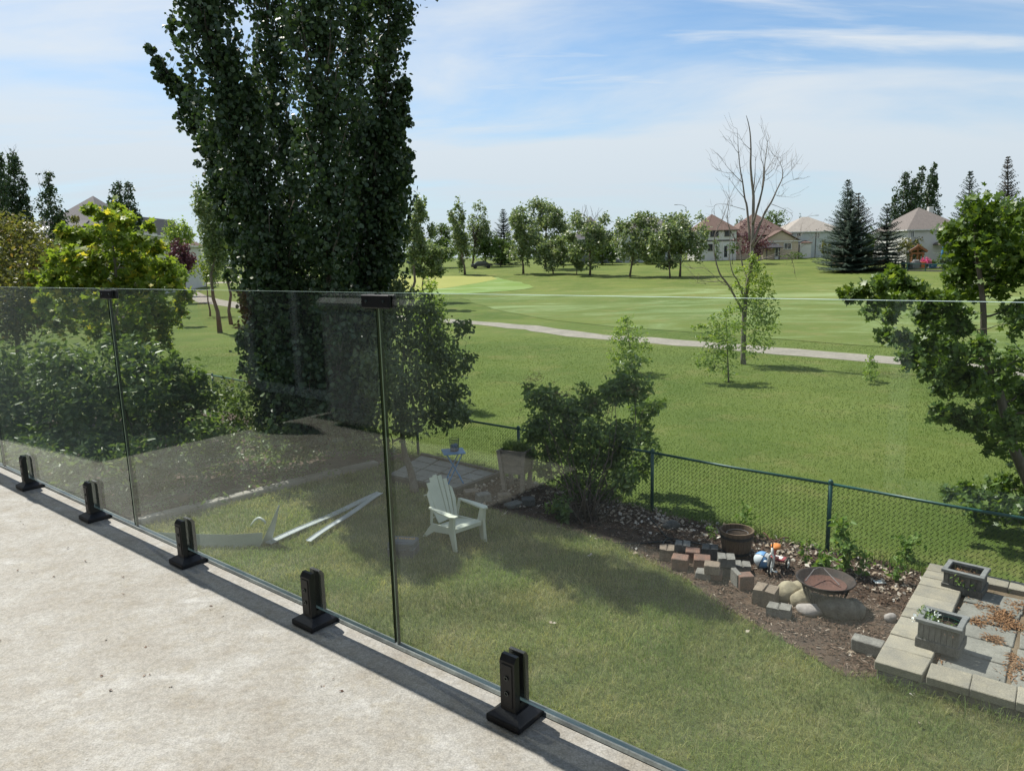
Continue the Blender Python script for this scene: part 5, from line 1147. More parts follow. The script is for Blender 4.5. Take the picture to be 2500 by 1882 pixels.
clump_tree('lobed_leaf_tree', 'bushy tree with glossy lobed leaves reaching in from the right edge over the fence', 'tree', Vector((7.6, 9.7, 0)), px_clumps([(a, b, c * (.72 if b > 650 else .8), n * (.75 if b > 650 else 1)) for a, b, c, n in ok_], OY, .5, 1.9), .072, 'lobed', LM['oak'],
  [Vector((7.6, 9.7, 0)), P(2520, 1200, 10.2), P(2470, 1080, 10.3), P(2440, 960, 10.4), P(2405, 870, 10.4), P(2400, 740, 10.4), P(2385, 620, 10.4), P(2380, 540, 10.4)], tr=.075, up=.45, sub=6, limb=.4, subr=.42)

# maple at left
mp_ = [(215, 510, 16, 60), (285, 505, 16, 70), (255, 530, 28, 140), (300, 540, 30, 150), (160, 570, 24, 110), (185, 590, 34, 200), (240, 580, 40, 240), (295, 590, 40, 240), (340, 590, 30, 140), (365, 555, 14, 60), (375, 610, 30, 160), (165, 640, 40, 240), (225, 640, 45, 280), (285, 640, 45, 280), (345, 650, 42, 260), (395, 650, 28, 130), (90, 680, 28, 150), (130, 690, 34, 200), (190, 690, 42, 240), (250, 700, 46, 260), (320, 700, 46, 260), (380, 700, 38, 200), (420, 690, 28, 130), (450, 720, 26, 120), (110, 740, 34, 170), (170, 745, 42, 230), (240, 750, 46, 260), (310, 760, 46, 260), (380, 750, 44, 230), (430, 755, 30, 150), (80, 770, 30, 110), (150, 790, 40, 190), (220, 800, 42, 200), (330, 800, 44, 220), (400, 790, 38, 180), (350, 835, 36, 150), (400, 835, 26, 90), (290, 830, 40, 160)]
clump_tree('maple_tree', 'bushy maple with yellow green lobed leaves behind the left railing', 'tree', Vector((-10.6, 18.6, 0)), px_clumps([(a, b, c * .74, n) for a, b, c, n in mp_], 18.6, .7, 1.15), .125, 'lobed', LM['maple'],
  [Vector((-10.6, 18.6, 0)), P(283, 860, 18.6), P(284, 760, 18.6), P(282, 660, 18.6), P(270, 560, 18.6)], 'barkpale', tr=.07, sub=6, up=.6, subr=.42)
# bronze hedge tree at the far left
hg = [(10, 560, 40, 300), (60, 580, 40, 300), (-40, 580, 50, 400), (100, 630, 40, 320), (40, 640, 50, 420), (-20, 650, 50, 400), (130, 680, 40, 300), (70, 700, 50, 420), (0, 720, 55, 450), (120, 750, 50, 400), (50, 780, 55, 450), (-30, 790, 60, 450), (150, 640, 30, 160), (190, 570, 18, 80), (200, 610, 26, 140), (185, 535, 8, 24), (150, 700, 40, 240), (200, 680, 40, 240)]
clump_tree('bronze_leaf_tree', 'rounded bronze green leafy tree at the far left edge', 'tree', P(40, 900, 21) * 1, px_clumps(hg, 21, .8, 2.6), .10, 'oval', LM['hedge'], [on(P(40, 900, 21)), P(40, 800, 21), P(40, 680, 21)], tr=.08)
# shrubs behind the curb
SH = [
 ('broad dark shrub at the left end behind the glass', (40, 1130), 15.0, [(0, 900, 60, 500), (60, 930, 60, 520), (-40, 960, 60, 400), (20, 1000, 65, 550), (80, 1010, 60, 450), (30, 1070, 60, 380), (-40, 1060, 60, 300)], 'shrub', .11),
 ('dark glossy shrub behind the first glass joint', (170, 1140), 14.2, [(120, 880, 45, 330), (180, 890, 50, 420), (140, 950, 60, 520), (210, 960, 60, 500), (160, 1030, 62, 480), (230, 1040, 55, 380), (120, 1080, 50, 240), (190, 1100, 50, 220)], 'shrub', .11),
 ('tall leafy shrub behind the second clamp', (320, 1120), 14.0, [(280, 850, 35, 200), (330, 880, 50, 380), (270, 920, 55, 460), (350, 940, 58, 480), (300, 1000, 60, 480), (380, 1010, 55, 400), (330, 1070, 55, 300), (260, 1080, 45, 200)], 'shrub', .12),
 ('lighter leafy shrub with large leaves in front of the fence at left', (440, 1090), 14.6, [(420, 900, 38, 240), (460, 930, 45, 320), (410, 960, 50, 380), (480, 985, 48, 330), (430, 1030, 50, 320), (500, 1040, 45, 240), (465, 1080, 45, 200), (485, 925, 24, 90)], 'lilac', .12),
 ('low mixed shrub with reddish seed heads left of the poplar', (560, 1080), 15.4, [(540, 960, 35, 200), (590, 970, 40, 260), (550, 1010, 45, 300), (610, 1020, 45, 300), (580, 1060, 45, 240), (640, 1050, 40, 200)], 'shrub', .08),
 ('sparse twiggy shrub behind the sunlit curb', (600, 1150), 13.9, [(560, 1080, 45, 140), (620, 1090, 45, 150), (500, 1100, 45, 150), (660, 1110, 40, 130), (560, 1140, 40, 110), (720, 1090, 45, 140), (470, 1150, 40, 110)], 'shrub', .08),
]
SH += [
 ('low dark shrub filling the bed below the first clamp', (110, 1210), 12.6, [(60, 1110, 50, 320), (130, 1120, 55, 360), (190, 1140, 50, 320), (100, 1170, 50, 260), (170, 1190, 45, 220), (20, 1150, 50, 260)], 'shrub', .10),
 ('low leafy shrub in the bed below the second clamp', (300, 1200), 12.8, [(250, 1110, 50, 320), (320, 1120, 52, 340), (380, 1110, 48, 300), (290, 1170, 48, 260), (360, 1170, 45, 240), (420, 1130, 42, 220)], 'shrub', .10),
 ('low light shrub under the poplar behind the curb', (700, 1120), 14.6, [(640, 1060, 42, 220), (700, 1050, 45, 260), (760, 1060, 42, 220), (680, 1095, 42, 180), (740, 1100, 40, 160), (820, 1080, 40, 180)], 'lilac', .09)]
for lb, bpx, yd, cl, lm, lf in SH:
    clump_tree('leafy_shrub', lb, 'shrub', G(*bpx), px_clumps(cl, yd, .4, 1.25), lf, 'oval', LM[lm], [G(*bpx), P(cl[-2][0], cl[-2][1], yd), P(cl[2][0], cl[2][1], yd)], 'twig', 'shrubs along the left side of the yard', tr=.025, droop=.3)
o = scatter(px_clumps([(u, v, 16, 60) for u, v in ((530, 930), (560, 945), (600, 940), (640, 955), (575, 925))], 15.0, .2), .04, 'narrow', LM['bloom'], 'seed_heads', None, up=.8, sub=6); tag(o, 'reddish brown dry seed heads above the low shrub left of the poplar', 'seed heads', kind='stuff')

gc = []
while len(gc) < 420:
    x_ = rng.uniform(-13, -2.5); y_ = rng.uniform(12.3, 19)
    if inside(lbed, np.array([x_]), np.array([y_]))[0]: gc.append(((x_, y_, .10), (.28, .28, .12), 20))
o = scatter(gc, .09, 'oval', LM['shrub'], 'ground_cover', None, sub=5, subr=.7, up=.5); tag(o, 'low leafy ground cover added to darken the shaded bed under the left shrubs', 'ground cover', kind='stuff')  # leaves put in to darken the bed between the shrubs

o = scatter([((*DK(-3.4 + 4.2 * rng.random(), .12 + 1.0 * rng.random() ** 1.5).xy, DECK_Z + .003), (.01, .01, .0015), 2) for i in range(60)], .007, 'kite', LM['chip'], 'deck_grit', None, up=3, sub=2, jitter=.8); tag(o, 'tiny dark bits of grit scattered on the pale deck floor', 'grit', kind='stuff')

# ------------------------------------------------------------------ golf course: dead tree, saplings
DC = lambda x_, y_: (1640 + x_ * .2703, 250 + y_ * .2703)
db = G(1815, 889); DY = db.y
dt = thing('dead_tree', 'bare dead tree with pale branches standing beyond the fence by the gravel path', 'tree', db)
DL = [
 ([(660, 2360), (650, 2050), (668, 1750), (712, 1500), (725, 1300), (733, 1100), (738, 850), (722, 700), (712, 560), (715, 430), (708, 280), (690, 180), (672, 120)], .15, 0),
 ([(705, 1250), (680, 950), (660, 870), (640, 720), (618, 600), (603, 460), (597, 330), (590, 240)], .065, .25),
 ([(733, 1100), (790, 900), (820, 780), (835, 680), (840, 560), (855, 450), (865, 360), (840, 270)], .06, -.3),
 ([(735, 1060), (800, 880), (830, 600), (805, 490), (825, 320)], .045, .5),
 ([(722, 1300), (830, 1020), (900, 900), (950, 790), (1000, 680), (995, 590), (950, 500)], .07, -.2),
 ([(735, 1310), (790, 1230), (840, 1150), (880, 1020)], .05, -.6), ([(738, 820), (752, 640), (757, 500)], .035, .1), ([(735, 850), (770, 750), (820, 620)], .03, .3),
 ([(660, 870), (600, 800), (540, 720), (520, 690)], .022, .3), ([(632, 720), (560, 650), (490, 570), (447, 505)], .024, .4), ([(560, 640), (480, 635), (400, 605)], .015, .4), ([(603, 460), (570, 420), (535, 350)], .018, .2), ([(708, 425), (650, 370), (605, 290)], .018, 0),
 ([(1000, 690), (1060, 640), (1110, 570)], .016, -.2), ([(990, 755), (1070, 710), (1150, 688)], .014, -.2), ([(930, 830), (970, 850), (1010, 820)], .014, -.3), ([(900, 920), (1000, 960), (1090, 1020), (1050, 1100)], .016, -.4), ([(850, 660), (920, 600), (960, 500)], .018, -.3), ([(840, 640), (900, 540), (935, 480)], .016, -.1), ([(860, 700), (930, 640), (955, 560)], .014, -.5),
 ([(705, 1450), (900, 1400), (1000, 1380), (1060, 1385), (1100, 1470), (1115, 1550)], .04, -.5), ([(800, 1425), (1000, 1340), (1100, 1250), (1140, 1200)], .03, -.6), ([(960, 1390), (1150, 1320), (1260, 1220)], .022, -.5),
 ([(650, 1900), (510, 1650), (440, 1560), (400, 1440), (380, 1320), (395, 1180), (460, 1050), (510, 900), (560, 780)], .06, .1), ([(690, 1600), (640, 1480), (610, 1300), (540, 1180), (500, 1050), (520, 900), (510, 850)], .05, .5), ([(660, 1800), (600, 1620), (550, 1540), (520, 1380), (525, 1200), (490, 1000)], .05, -.3),
 ([(560, 1700), (470, 1620), (330, 1620), (220, 1580), (110, 1470)], .03, .2), ([(500, 1650), (440, 1620), (300, 1500), (190, 1500), (130, 1480)], .022, -.2), ([(660, 970), (590, 950), (470, 920), (390, 930), (385, 1010)], .02, .4), ([(600, 1650), (450, 1650), (260, 1640)], .018, -.4),
]
mt = MB(); mbr = MB()
for i, (pl_, r0, dy) in enumerate(DL):
    pts = [P(*DC(*q), DY + dy * min(1, j * .5 + (0 if i == 0 else .3))) - db for j, q in enumerate(pl_)]
    if i == 0: pts[0] = Vector((0, 0, -.1))
    pts = smooth(pts, 3); m_ = len(pts); (mt if i == 0 else mbr).tube(pts, [max(.005, .72 * r0 * (1 - .93 * (j / (m_ - 1)) ** .8)) for j in range(m_)], 6)
    if i:
        for q in range(1 + len(pl_)):
            j = rng.integers(m_ // 3, m_); a = pts[j]; d = (pts[min(j + 1, m_ - 1)] - pts[j - 1]).normalized(); d = (d + Vector((rng.normal(), rng.normal() * .6, abs(rng.normal()) * .4)) * .75).normalized()
            L_ = .25 + .55 * rng.random(); e = a + d * L_; mbr.tube(wiggle(a, e, 3, .08), [.006, .005, .004, .003], 3)
            if rng.random() < .6: mbr.tube(wiggle(a.lerp(e, .5), e + Vector((rng.normal() * .2, rng.normal() * .1, .2 + .15 * rng.random())), 2, .08), [.004, .004, .003], 3)
mt.build('trunk', M['barkdead'], dt, True); mbr.build('bare_branches', M['barkdead'], dt, True)
sh_ = [(1838, 630, 14, 60), (1845, 655, 24, 140), (1850, 690, 30, 200), (1870, 700, 24, 120), (1830, 720, 28, 160), (1860, 735, 30, 180), (1845, 770, 30, 170), (1880, 770, 24, 110), (1855, 805, 30, 150), (1890, 800, 16, 60), (1840, 830, 22, 80), (1870, 840, 20, 70), (1800, 700, 18, 70), (1805, 660, 12, 40), (1830, 860, 20, 60), (1810, 800, 26, 110), (1800, 750, 26, 110)]
scatter([(tuple(Vector(c) - db), r, n) for c, r, n in px_clumps(sh_, DY - .3, .25, 1.6)], .10, 'oval', LM['bright'], 'leafy_suckers', dt, sub=6)
def sapling(label, bpx, cl, lm, leaf=.09, tr=.025, dens=1.6):
    b_ = G(*bpx); return clump_tree('sapling', label, 'tree', b_, px_clumps(cl, b_.y, .2, dens), leaf, 'oval', LM[lm], [b_, P((bpx[0] + cl[0][0]) / 2, (bpx[1] + cl[0][1]) / 2, b_.y), P(cl[0][0], cl[0][1], b_.y)], 'bark', 'saplings on the golf course grass', tr=tr)
sapling('leafy sapling with a bent second stem just left of the dead tree', (1779, 934), [(1772, 760, 16, 60), (1750, 790, 24, 120), (1785, 800, 24, 130), (1730, 820, 26, 130), (1765, 830, 28, 150), (1785, 850, 22, 100), (1745, 860, 30, 150), (1720, 885, 24, 90), (1770, 880, 26, 110), (1775, 915, 18, 60), (1705, 795, 14, 40), (1740, 900, 18, 50)], 'bright')
sapling('light green sapling behind the lilac bush', (1545, 912), [(1530, 780, 14, 50), (1520, 800, 24, 120), (1550, 815, 26, 130), (1510, 830, 26, 130), (1540, 840, 30, 170), (1570, 845, 22, 90), (1515, 860, 28, 140), (1550, 870, 30, 150), (1500, 880, 20, 70), (1575, 875, 16, 50), (1535, 895, 24, 80)], 'bright')
sapling('tiny upright sapling alone on the mown grass at right', (2128, 932), [(2127, 868, 8, 30), (2124, 885, 12, 60), (2132, 895, 14, 80), (2122, 908, 14, 80), (2134, 915, 12, 60), (2127, 925, 10, 40)], 'bright', .07, .015)
# light green tree behind the crab apple
b_ = Vector((-2.4, 21.5, 0)); clump_tree('willow_tree', 'pale green small leaved tree rising behind the crab apple', 'tree', b_, px_clumps([(1050, 700, 18, 90), (1030, 730, 30, 200), (1065, 740, 30, 200), (1045, 775, 38, 300), (1075, 790, 30, 200), (1015, 790, 30, 200), (1050, 820, 38, 280), (1020, 850, 34, 220), (1080, 840, 30, 180), (1050, 870, 34, 220)], 21.5, .4, 1.6), .08, 'oval', LM['bright'], [b_, P(1045, 900, 21.5), P(1048, 760, 21.5)], tr=.06)

# ------------------------------------------------------------------ tree row beyond the green
def frompx(c, origin, s): return (origin[0] + c[0] * s, origin[1] + c[1] * s)
def row_tree(label, bx, by, x0, x1, ytop, ybot, lm, seed, org=(950, 450), s=.3165, name='aspen_tree', n=2300, k=46, cr=.25, y=None, leaf=.38, group='trees beyond the putting green', bark='bark'):
    u, v = frompx((bx, by), org, s); g = GT(u, v)
    if y is not None: g = on(P(u, v, y))
    xl = P(*frompx((x0, ytop), org, s), g.y); xr = P(*frompx((x1, ybot), org, s), g.y); h = xl.z - g.z; rx = (xr.x - xl.x) / 2 * 1.12; n = int(n * 1.9); lean = ((xl.x + xr.x) / 2 - g.x, 0)
    th = max(.3, xr.z - g.z)
    return broad_tree(name, label, g, h, rx, th, LM[lm], leaf, n, seed, 'kite', k, cr, group, None, bark, lean)
row_tree('pale aspen at the left end of the row past the green', 585, 697, 455, 620, 155, 640, 'aspen', 1)
row_tree('second leaning aspen crown just right of the leftmost row aspen', 640, 640, 600, 780, 150, 600, 'aspen', 2, n=2000)
row_tree('dark trunked aspen second from the left in the row', 1035, 692, 900, 1140, 165, 650, 'aspen', 3, n=2800)
row_tree('tallest broad aspen towering behind the row', 1200, 640, 1040, 1380, 125, 520, 'aspen', 4, n=3600, k=34, y=140)
row_tree('short bushy aspen in front of the tallest one', 1268, 692, 1110, 1370, 370, 665, 'aspen', 5, n=2600)
row_tree('smallest aspen in the row, between two larger ones', 1447, 697, 1365, 1505, 455, 655, 'aspen', 6, n=1300)
t6 = row_tree('aspen with bare dead twigs at its top in the row', 1548, 706, 1380, 1720, 180, 640, 'aspen', 7, n=3200, k=32)
row_tree('wide aspen in front of the white house in the row', 1855, 717, 1750, 2065, 200, 640, 'aspen', 8, n=3000)
row_tree('aspen with a thin crown second from the right in the row', 88, 810, -20, 190, 470, 730, 'aspen', 9, (1600, 350), .4069, n=2000)
row_tree('aspen at the right end of the row, left of the dead tree', 147, 802, 50, 295, 375, 730, 'aspen', 10, (1600, 350), .4069, n=2800)
mb = MB()
for i in range(12):
    a = Vector((rng.normal() * .6, 0, 6.5 + rng.random() * 2)); mb.tube(wiggle(a, a + Vector((rng.normal() * 1.0, rng.normal() * .5, 2.5 + rng.random() * 2)), 4, .06), [.06, .05, .04, .03, .02], 4)
mb.build('bare_twigs', M['barkdead'], t6)
row_tree('leafy tree behind the poplar on its right', 150, 700, 110, 340, 90, 640, 'aspen', 21, n=3000, y=62, leaf=.22, k=30)
row_tree('bushy tree mass low right of the poplar', 250, 700, 130, 440, 440, 730, 'aspen', 22, n=3000, y=70, leaf=.24, k=30)
row_tree('round dark green tree left of the distant spruce', 740, 570, 650, 840, 330, 560, 'dkgreen', 23, n=2000, y=158, group='trees among the far houses')
row_tree('dark tree mass behind the leftmost row aspen', 400, 640, 300, 520, 290, 600, 'dkgreen', 24, n=2600, y=158, group='trees among the far houses')
row_tree('low dark hedge tree between the aspen trunks', 860, 640, 780, 960, 420, 600, 'dkgreen', 25, n=1600, y=156, group='trees among the far houses')
row_tree('dark foliage behind the tallest aspen', 1330, 640, 1230, 1460, 380, 600, 'dkgreen', 26, n=2000, y=157, group='trees among the far houses')
row_tree('dark garden tree in front of the white blue house', 1980, 640, 1880, 2120, 470, 610, 'dkgreen', 27, n=1800, y=150, group='trees among the far houses')
row_tree('dark garden tree beside the grey roofed house', 1640, 640, 1560, 1760, 440, 610, 'dkgreen', 28, n=1800, y=152, group='trees among the far houses')
g = on(P(*frompx((890, 600), (950, 450), .3165), 165)); spruce('spruce_tree', 'lone slim spruce rising behind the row of aspens', g, P(*frompx((855, 190), (950, 450), .3165), 165).z - g.z, 4.2, LM['spruce'], 3, 'spruce trees')

# right hand trees, crop origin (1980,350) scale .2403
R2 = ((1980, 350), .2403)
def rs_(label, bx, by, top, half, y, lm, seed, asymx=0):
    g = on(P(*frompx((bx, by), *R2), y)); tp2 = P(*frompx(top, *R2), y); h = tp2.z - g.z; rr_ = 1.3 * half * R2[1] / FPX * y
    return spruce('spruce_tree', label, g, h, rr_, LM[lm], seed, 'spruce trees', asym=(tp2.x - g.x, 0))
rs_('large spruce at the left of the fenced garden, nearest one', 410, 1240, (400, 470), 265, 112, 'spruce', 31)
rs_('brown topped spruce joined to the right of the nearest large spruce', 500, 1235, (480, 500), 210, 115, 'spruceb', 32)
rs_('tall narrow dark spruce behind the two large ones', 330, 1230, (378, 365), 190, 122, 'spruce', 33)
rs_('broad blue green spruce right of the large pair', 770, 1220, (775, 610), 190, 116, 'spruce', 34)
rs_('dark tall spruce behind the lobed leaf tree', 1560, 1300, (1620, 285), 200, 112, 'spruce', 35)
rs_('brown topped spruce at the right edge above the lobed leaf tree', 2000, 1300, (2000, 130), 170, 118, 'spruceb', 36)
rs_('small spruce peeking over the far right roof', 1295, 1100, (1297, 640), 60, 200, 'spruce', 37)
def ctree(label, cols_, y, org, s, lm, n, leaf, name='columnar_poplar', group='poplars far away'):
    cc_ = []; 
    for pts, rad, wgt in cols_: cc_.append(([P(*frompx(q, org, s), y) for q in pts], [1.3 * r * s / FPX * y for r in rad], wgt)); n = n * (1 + .5 / len(cols_))
    b_ = on(cc_[0][0][0]); return column_tree(name, label, b_, [([on(c[0][0])] + c[0][1:], c[1], c[2]) for c in cc_], LM[lm], leaf, n, group=group, sub=6, jit=.2)
ctree('pair of wind swept poplars behind the garden, left ones', [([(900, 1200), (920, 800), (935, 600), (970, 290)], [40, 75, 70, 18], 1), ([(960, 1200), (1010, 800), (1060, 560), (1140, 240)], [40, 70, 60, 14], 1), ([(840, 1100), (840, 800), (855, 520)], [40, 45, 12], .5), ([(980, 900), (1020, 600), (1055, 340)], [40, 40, 12], .4)], 170, *R2, 'poplar', 6500, .42)
ctree('rightmost wind swept poplar behind the garden, leaning right', [([(1150, 1100), (1165, 750), (1190, 500), (1258, 205)], [40, 65, 60, 12], 1), ([(1210, 1000), (1225, 650), (1260, 320)], [40, 50, 14], .6)], 172, *R2, 'poplar', 3800, .42)
def rb(label, x0, x1, y0, y1, y, lm, seed, n=1500, leaf=.3, org=R2, name='garden_tree', group='trees among the far houses', base=None, th=.12):
    pl_, pr_ = P(*frompx((x0, y0), *org), y), P(*frompx((x1, y1), *org), y); g = on(Vector(((pl_.x + pr_.x) / 2, y, 0))); h = pl_.z - g.z
    return broad_tree(name, label, g, h, (pr_.x - pl_.x) / 2, max(.15, min(pr_.z - g.z, h * .5)), LM[lm], leaf, n, seed, 'kite', 24, .36, group)
rb('rounded green shrub tree left of the far gazebo', 920, 1150, 960, 1190, 127, 'hedge', 41)
rb('yellow green shrub between the large spruces', 550, 640, 930, 1080, 113, 'bright', 42, 700)
rb('small round bush right of the far gazebo', 1290, 1400, 1110, 1220, 112, 'dkgreen', 43, 600, .2)
rb('pale bush left of the large spruces', 120, 190, 980, 1170, 135, 'hedge', 44, 700)
C3 = ((1600, 350), .4069); H4 = ((1700, 500), .1808)
rb('purple leaved plum tree in front of the beige house', 480, 720, 455, 690, 140, 'purple', 45, 2600, .3, C3, 'purple_tree')
rb('round bright green tree behind the beige house', 655, 790, 398, 520, 190, 'dkgreen', 46, 1800, .36, C3)
rb('dark columnar shrub by the white house door', 345, 390, 565, 700, 140, 'dkgreen', 47, 500, .22, C3)
rb('low green shrub by the white house', 430, 500, 590, 660, 141, 'dkgreen', 48, 500, .25, C3)
rb('low garden hedge in front of the pale shingled house', 760, 890, 655, 690, 140, 'dkgreen', 49, 700, .22, C3)
rb('small conifer shaped tree left above the shingled roof', 860, 905, 435, 520, 210, 'spruce', 50, 500, .3, C3)
rb('slim dark tree left of the purple tree', 480, 520, 440, 560, 170, 'dkgreen', 51, 500, .3, C3)

# left background, crop origin (0,300) scale .3003
L1_ = ((0, 300), .3003)
ctree('tall columnar poplar cut by the left edge', [([(10, 1000), (5, 700), (0, 265)], [45, 45, 15], 1)], 62, *L1_, 'poplar', 3200, .20)
ctree('tall columnar poplar cluster near the left edge', [([(130, 1000), (120, 700), (115, 420), (100, 235)], [55, 60, 52, 25], 1.4), ([(70, 1000), (65, 700), (65, 420)], [35, 40, 18], .6), ([(190, 1000), (190, 700), (195, 450)], [40, 42, 14], .7), ([(210, 1000), (225, 800), (222, 630)], [35, 32, 12], .4)], 64, *L1_, 'poplar', 7500, .20)
ctree('lone columnar poplar in front of the grey roof', [([(430, 1050), (420, 750), (400, 550), (390, 405)], [60, 62, 45, 14], 1.3), ([(480, 1050), (485, 850), (470, 700)], [40, 38, 16], .6)], 66, *L1_, 'poplar', 4200, .20)
ctree('columnar poplar behind the maple with two tops', [([(960, 1000), (965, 750), (970, 480)], [50, 52, 14], 1), ([(1030, 1000), (1045, 700), (1040, 490)], [50, 45, 16], 1), ([(900, 1000), (905, 600)], [35, 16], .4), ([(1090, 1000), (1105, 800), (1100, 690)], [35, 30, 12], .4), ([(1130, 950), (1135, 750)], [25, 12], .2)], 70, *L1_, 'poplar', 6500, .21)
rb('tall aspen hidden partly behind the left of the poplar', 1560, 1860, 520, 1240, 46, 'aspen', 61, 8000, .15, L1_, 'aspen_tree')
rb('second aspen behind the left side of the poplar', 1680, 1960, 700, 1280, 52, 'aspen', 62, 5200, .16, L1_, 'aspen_tree')
rb('yellowing small tree near the path bend', 1580, 1760, 1090, 1250, 60, 'maple', 63, 1400, .16, L1_)
rb('round green tree behind the purple one at left', 1325, 1570, 800, 1050, 95, 'bright', 64, 2600, .25, L1_)
rb('dark purple tree by the left path', 1340, 1610, 950, 1260, 80, 'purple', 65, 3200, .22, L1_, 'purple_tree')
rb('small light green tree beside the left path', 1340, 1525, 1085, 1300, 52, 'bright', 66, 2200, .14, L1_)
rb('dark shrub mass left of the path', 1190, 1400, 1130, 1310, 70, 'dkgreen', 67, 1800, .2, L1_)
rb('dark shrub mass behind the maple', 900, 1250, 1050, 1320, 60, 'dkgreen', 68, 2600, .2, L1_)
rb('dark hedge behind the bronze tree', 380, 900, 900, 1320, 55, 'hedge', 69, 4200, .18, L1_)

# distant belt of trees closing the horizon
cl = []
for i in range(260):
    a = R(-62 + 124 * i / 259 + rng.normal() * .4); d_ = 330 + rng.normal() * 25; hh = 5 + rng.random() * 6
    cl.append(((d_ * math.sin(a), d_ * math.cos(a), 3 + hh * .45), (5, 4, hh * .5), 110))
o = scatter(cl, 1.0, 'kite', LM['dkgreen'], 'distant_wood', None, sub=6, subr=.6); tag(o, 'distant dark tree belt along the horizon behind the houses', 'wood', kind='stuff')

# ------------------------------------------------------------------ houses
M['stuccow'] = mat('white_stucco', (.62, .62, .60), (.56, .56, .55), .85, 1.2, fine=.1, bscale=12)
M['stuccob'] = mat('pale_blue_grey_stucco', (.46, .50, .51), (.41, .45, .46), .85, 1.2)
M['stuccot'] = mat('beige_stucco', (.50, .42, .33), (.44, .37, .29), .85, 1.2)
M['slate'] = mat('blue_grey_siding', (.20, .225, .25), (.16, .18, .2), .8, 1.2)
def roofmat(name, a, b_): return mat(name, a, b_, .9, 3.5, (1, 1, 2), fine=.25, bscale=9)
M['rbrown'] = roofmat('brown_shingles', (.16, .105, .085), (.115, .075, .062)); M['rgrey'] = roofmat('grey_shingles', (.16, .15, .155), (.11, .105, .11)); M['rpale'] = roofmat('pale_shingles', (.36, .33, .29), (.25, .225, .2)); M['rdark'] = roofmat('charcoal_shingles', (.075, .075, .085), (.05, .05, .058)); M['rbg'] = roofmat('brown_grey_shingles', (.19, .165, .15), (.13, .115, .105))
M['winframe'] = mat('white_window_frame', (.68, .69, .68), (.6, .61, .6), .5, 3); M['winframed'] = mat('dark_window_trim', (.10, .085, .075), (.08, .07, .06), .6, 3)
def roof_mesh(mb, x0, x1, y0, y1, z, rh, kind, ov=.45, th=.16, ridge='x', inset=None):
    x0 -= ov; x1 += ov; y0 -= ov; y1 += ov; cx, cy = (x0 + x1) / 2, (y0 + y1) / 2
    if ridge == 'x':
        i = (0 if kind == 'gable' else min((y1 - y0) / 2, (x1 - x0) / 2 - .01)) if inset is None else inset; ra, rb_ = (x0 + i, cy), (x1 - i, cy); top = [(ra, (0, 3)), (rb_, (1, 2))]
        F = lambda o: [(o, o + 1, o + 5, o + 4), (o + 2, o + 3, o + 4, o + 5), (o + 3, o, o + 4), (o + 1, o + 2, o + 5)]
    else:
        i = (0 if kind == 'gable' else min((x1 - x0) / 2, (y1 - y0) / 2 - .01)) if inset is None else inset; ra, rb_ = (cx, y0 + i), (cx, y1 - i)
        F = lambda o: [(o, o + 1, o + 4), (o + 1, o + 2, o + 5, o + 4), (o + 2, o + 3, o + 5), (o + 3, o, o + 4, o + 5)]
    V = [(x0, y0, z), (x1, y0, z), (x1, y1, z), (x0, y1, z), (*ra, z + rh), (*rb_, z + rh)]
    FQ = [f for f in F(0) if not (kind == 'gable' and len(f) == 3)]
    mb.add(V, FQ); mb.add([(p[0], p[1], p[2] - th) for p in V], FQ)
    b_ = len(mb.v) - 12
    ed = ((0, 1), (1, 2), (2, 3), (3, 0)) if kind != 'gable' else (((0, 3), (1, 2), (0, 4), (1, 4), (2, 5), (3, 5)) if ridge == 'y' else ((0, 1), (2, 3), (0, 4), (3, 4), (1, 5), (2, 5)))
    for a, c in ed: mb.f.append([b_ + a, b_ + c, b_ + 6 + c, b_ + 6 + a]); mb.m.append(0)
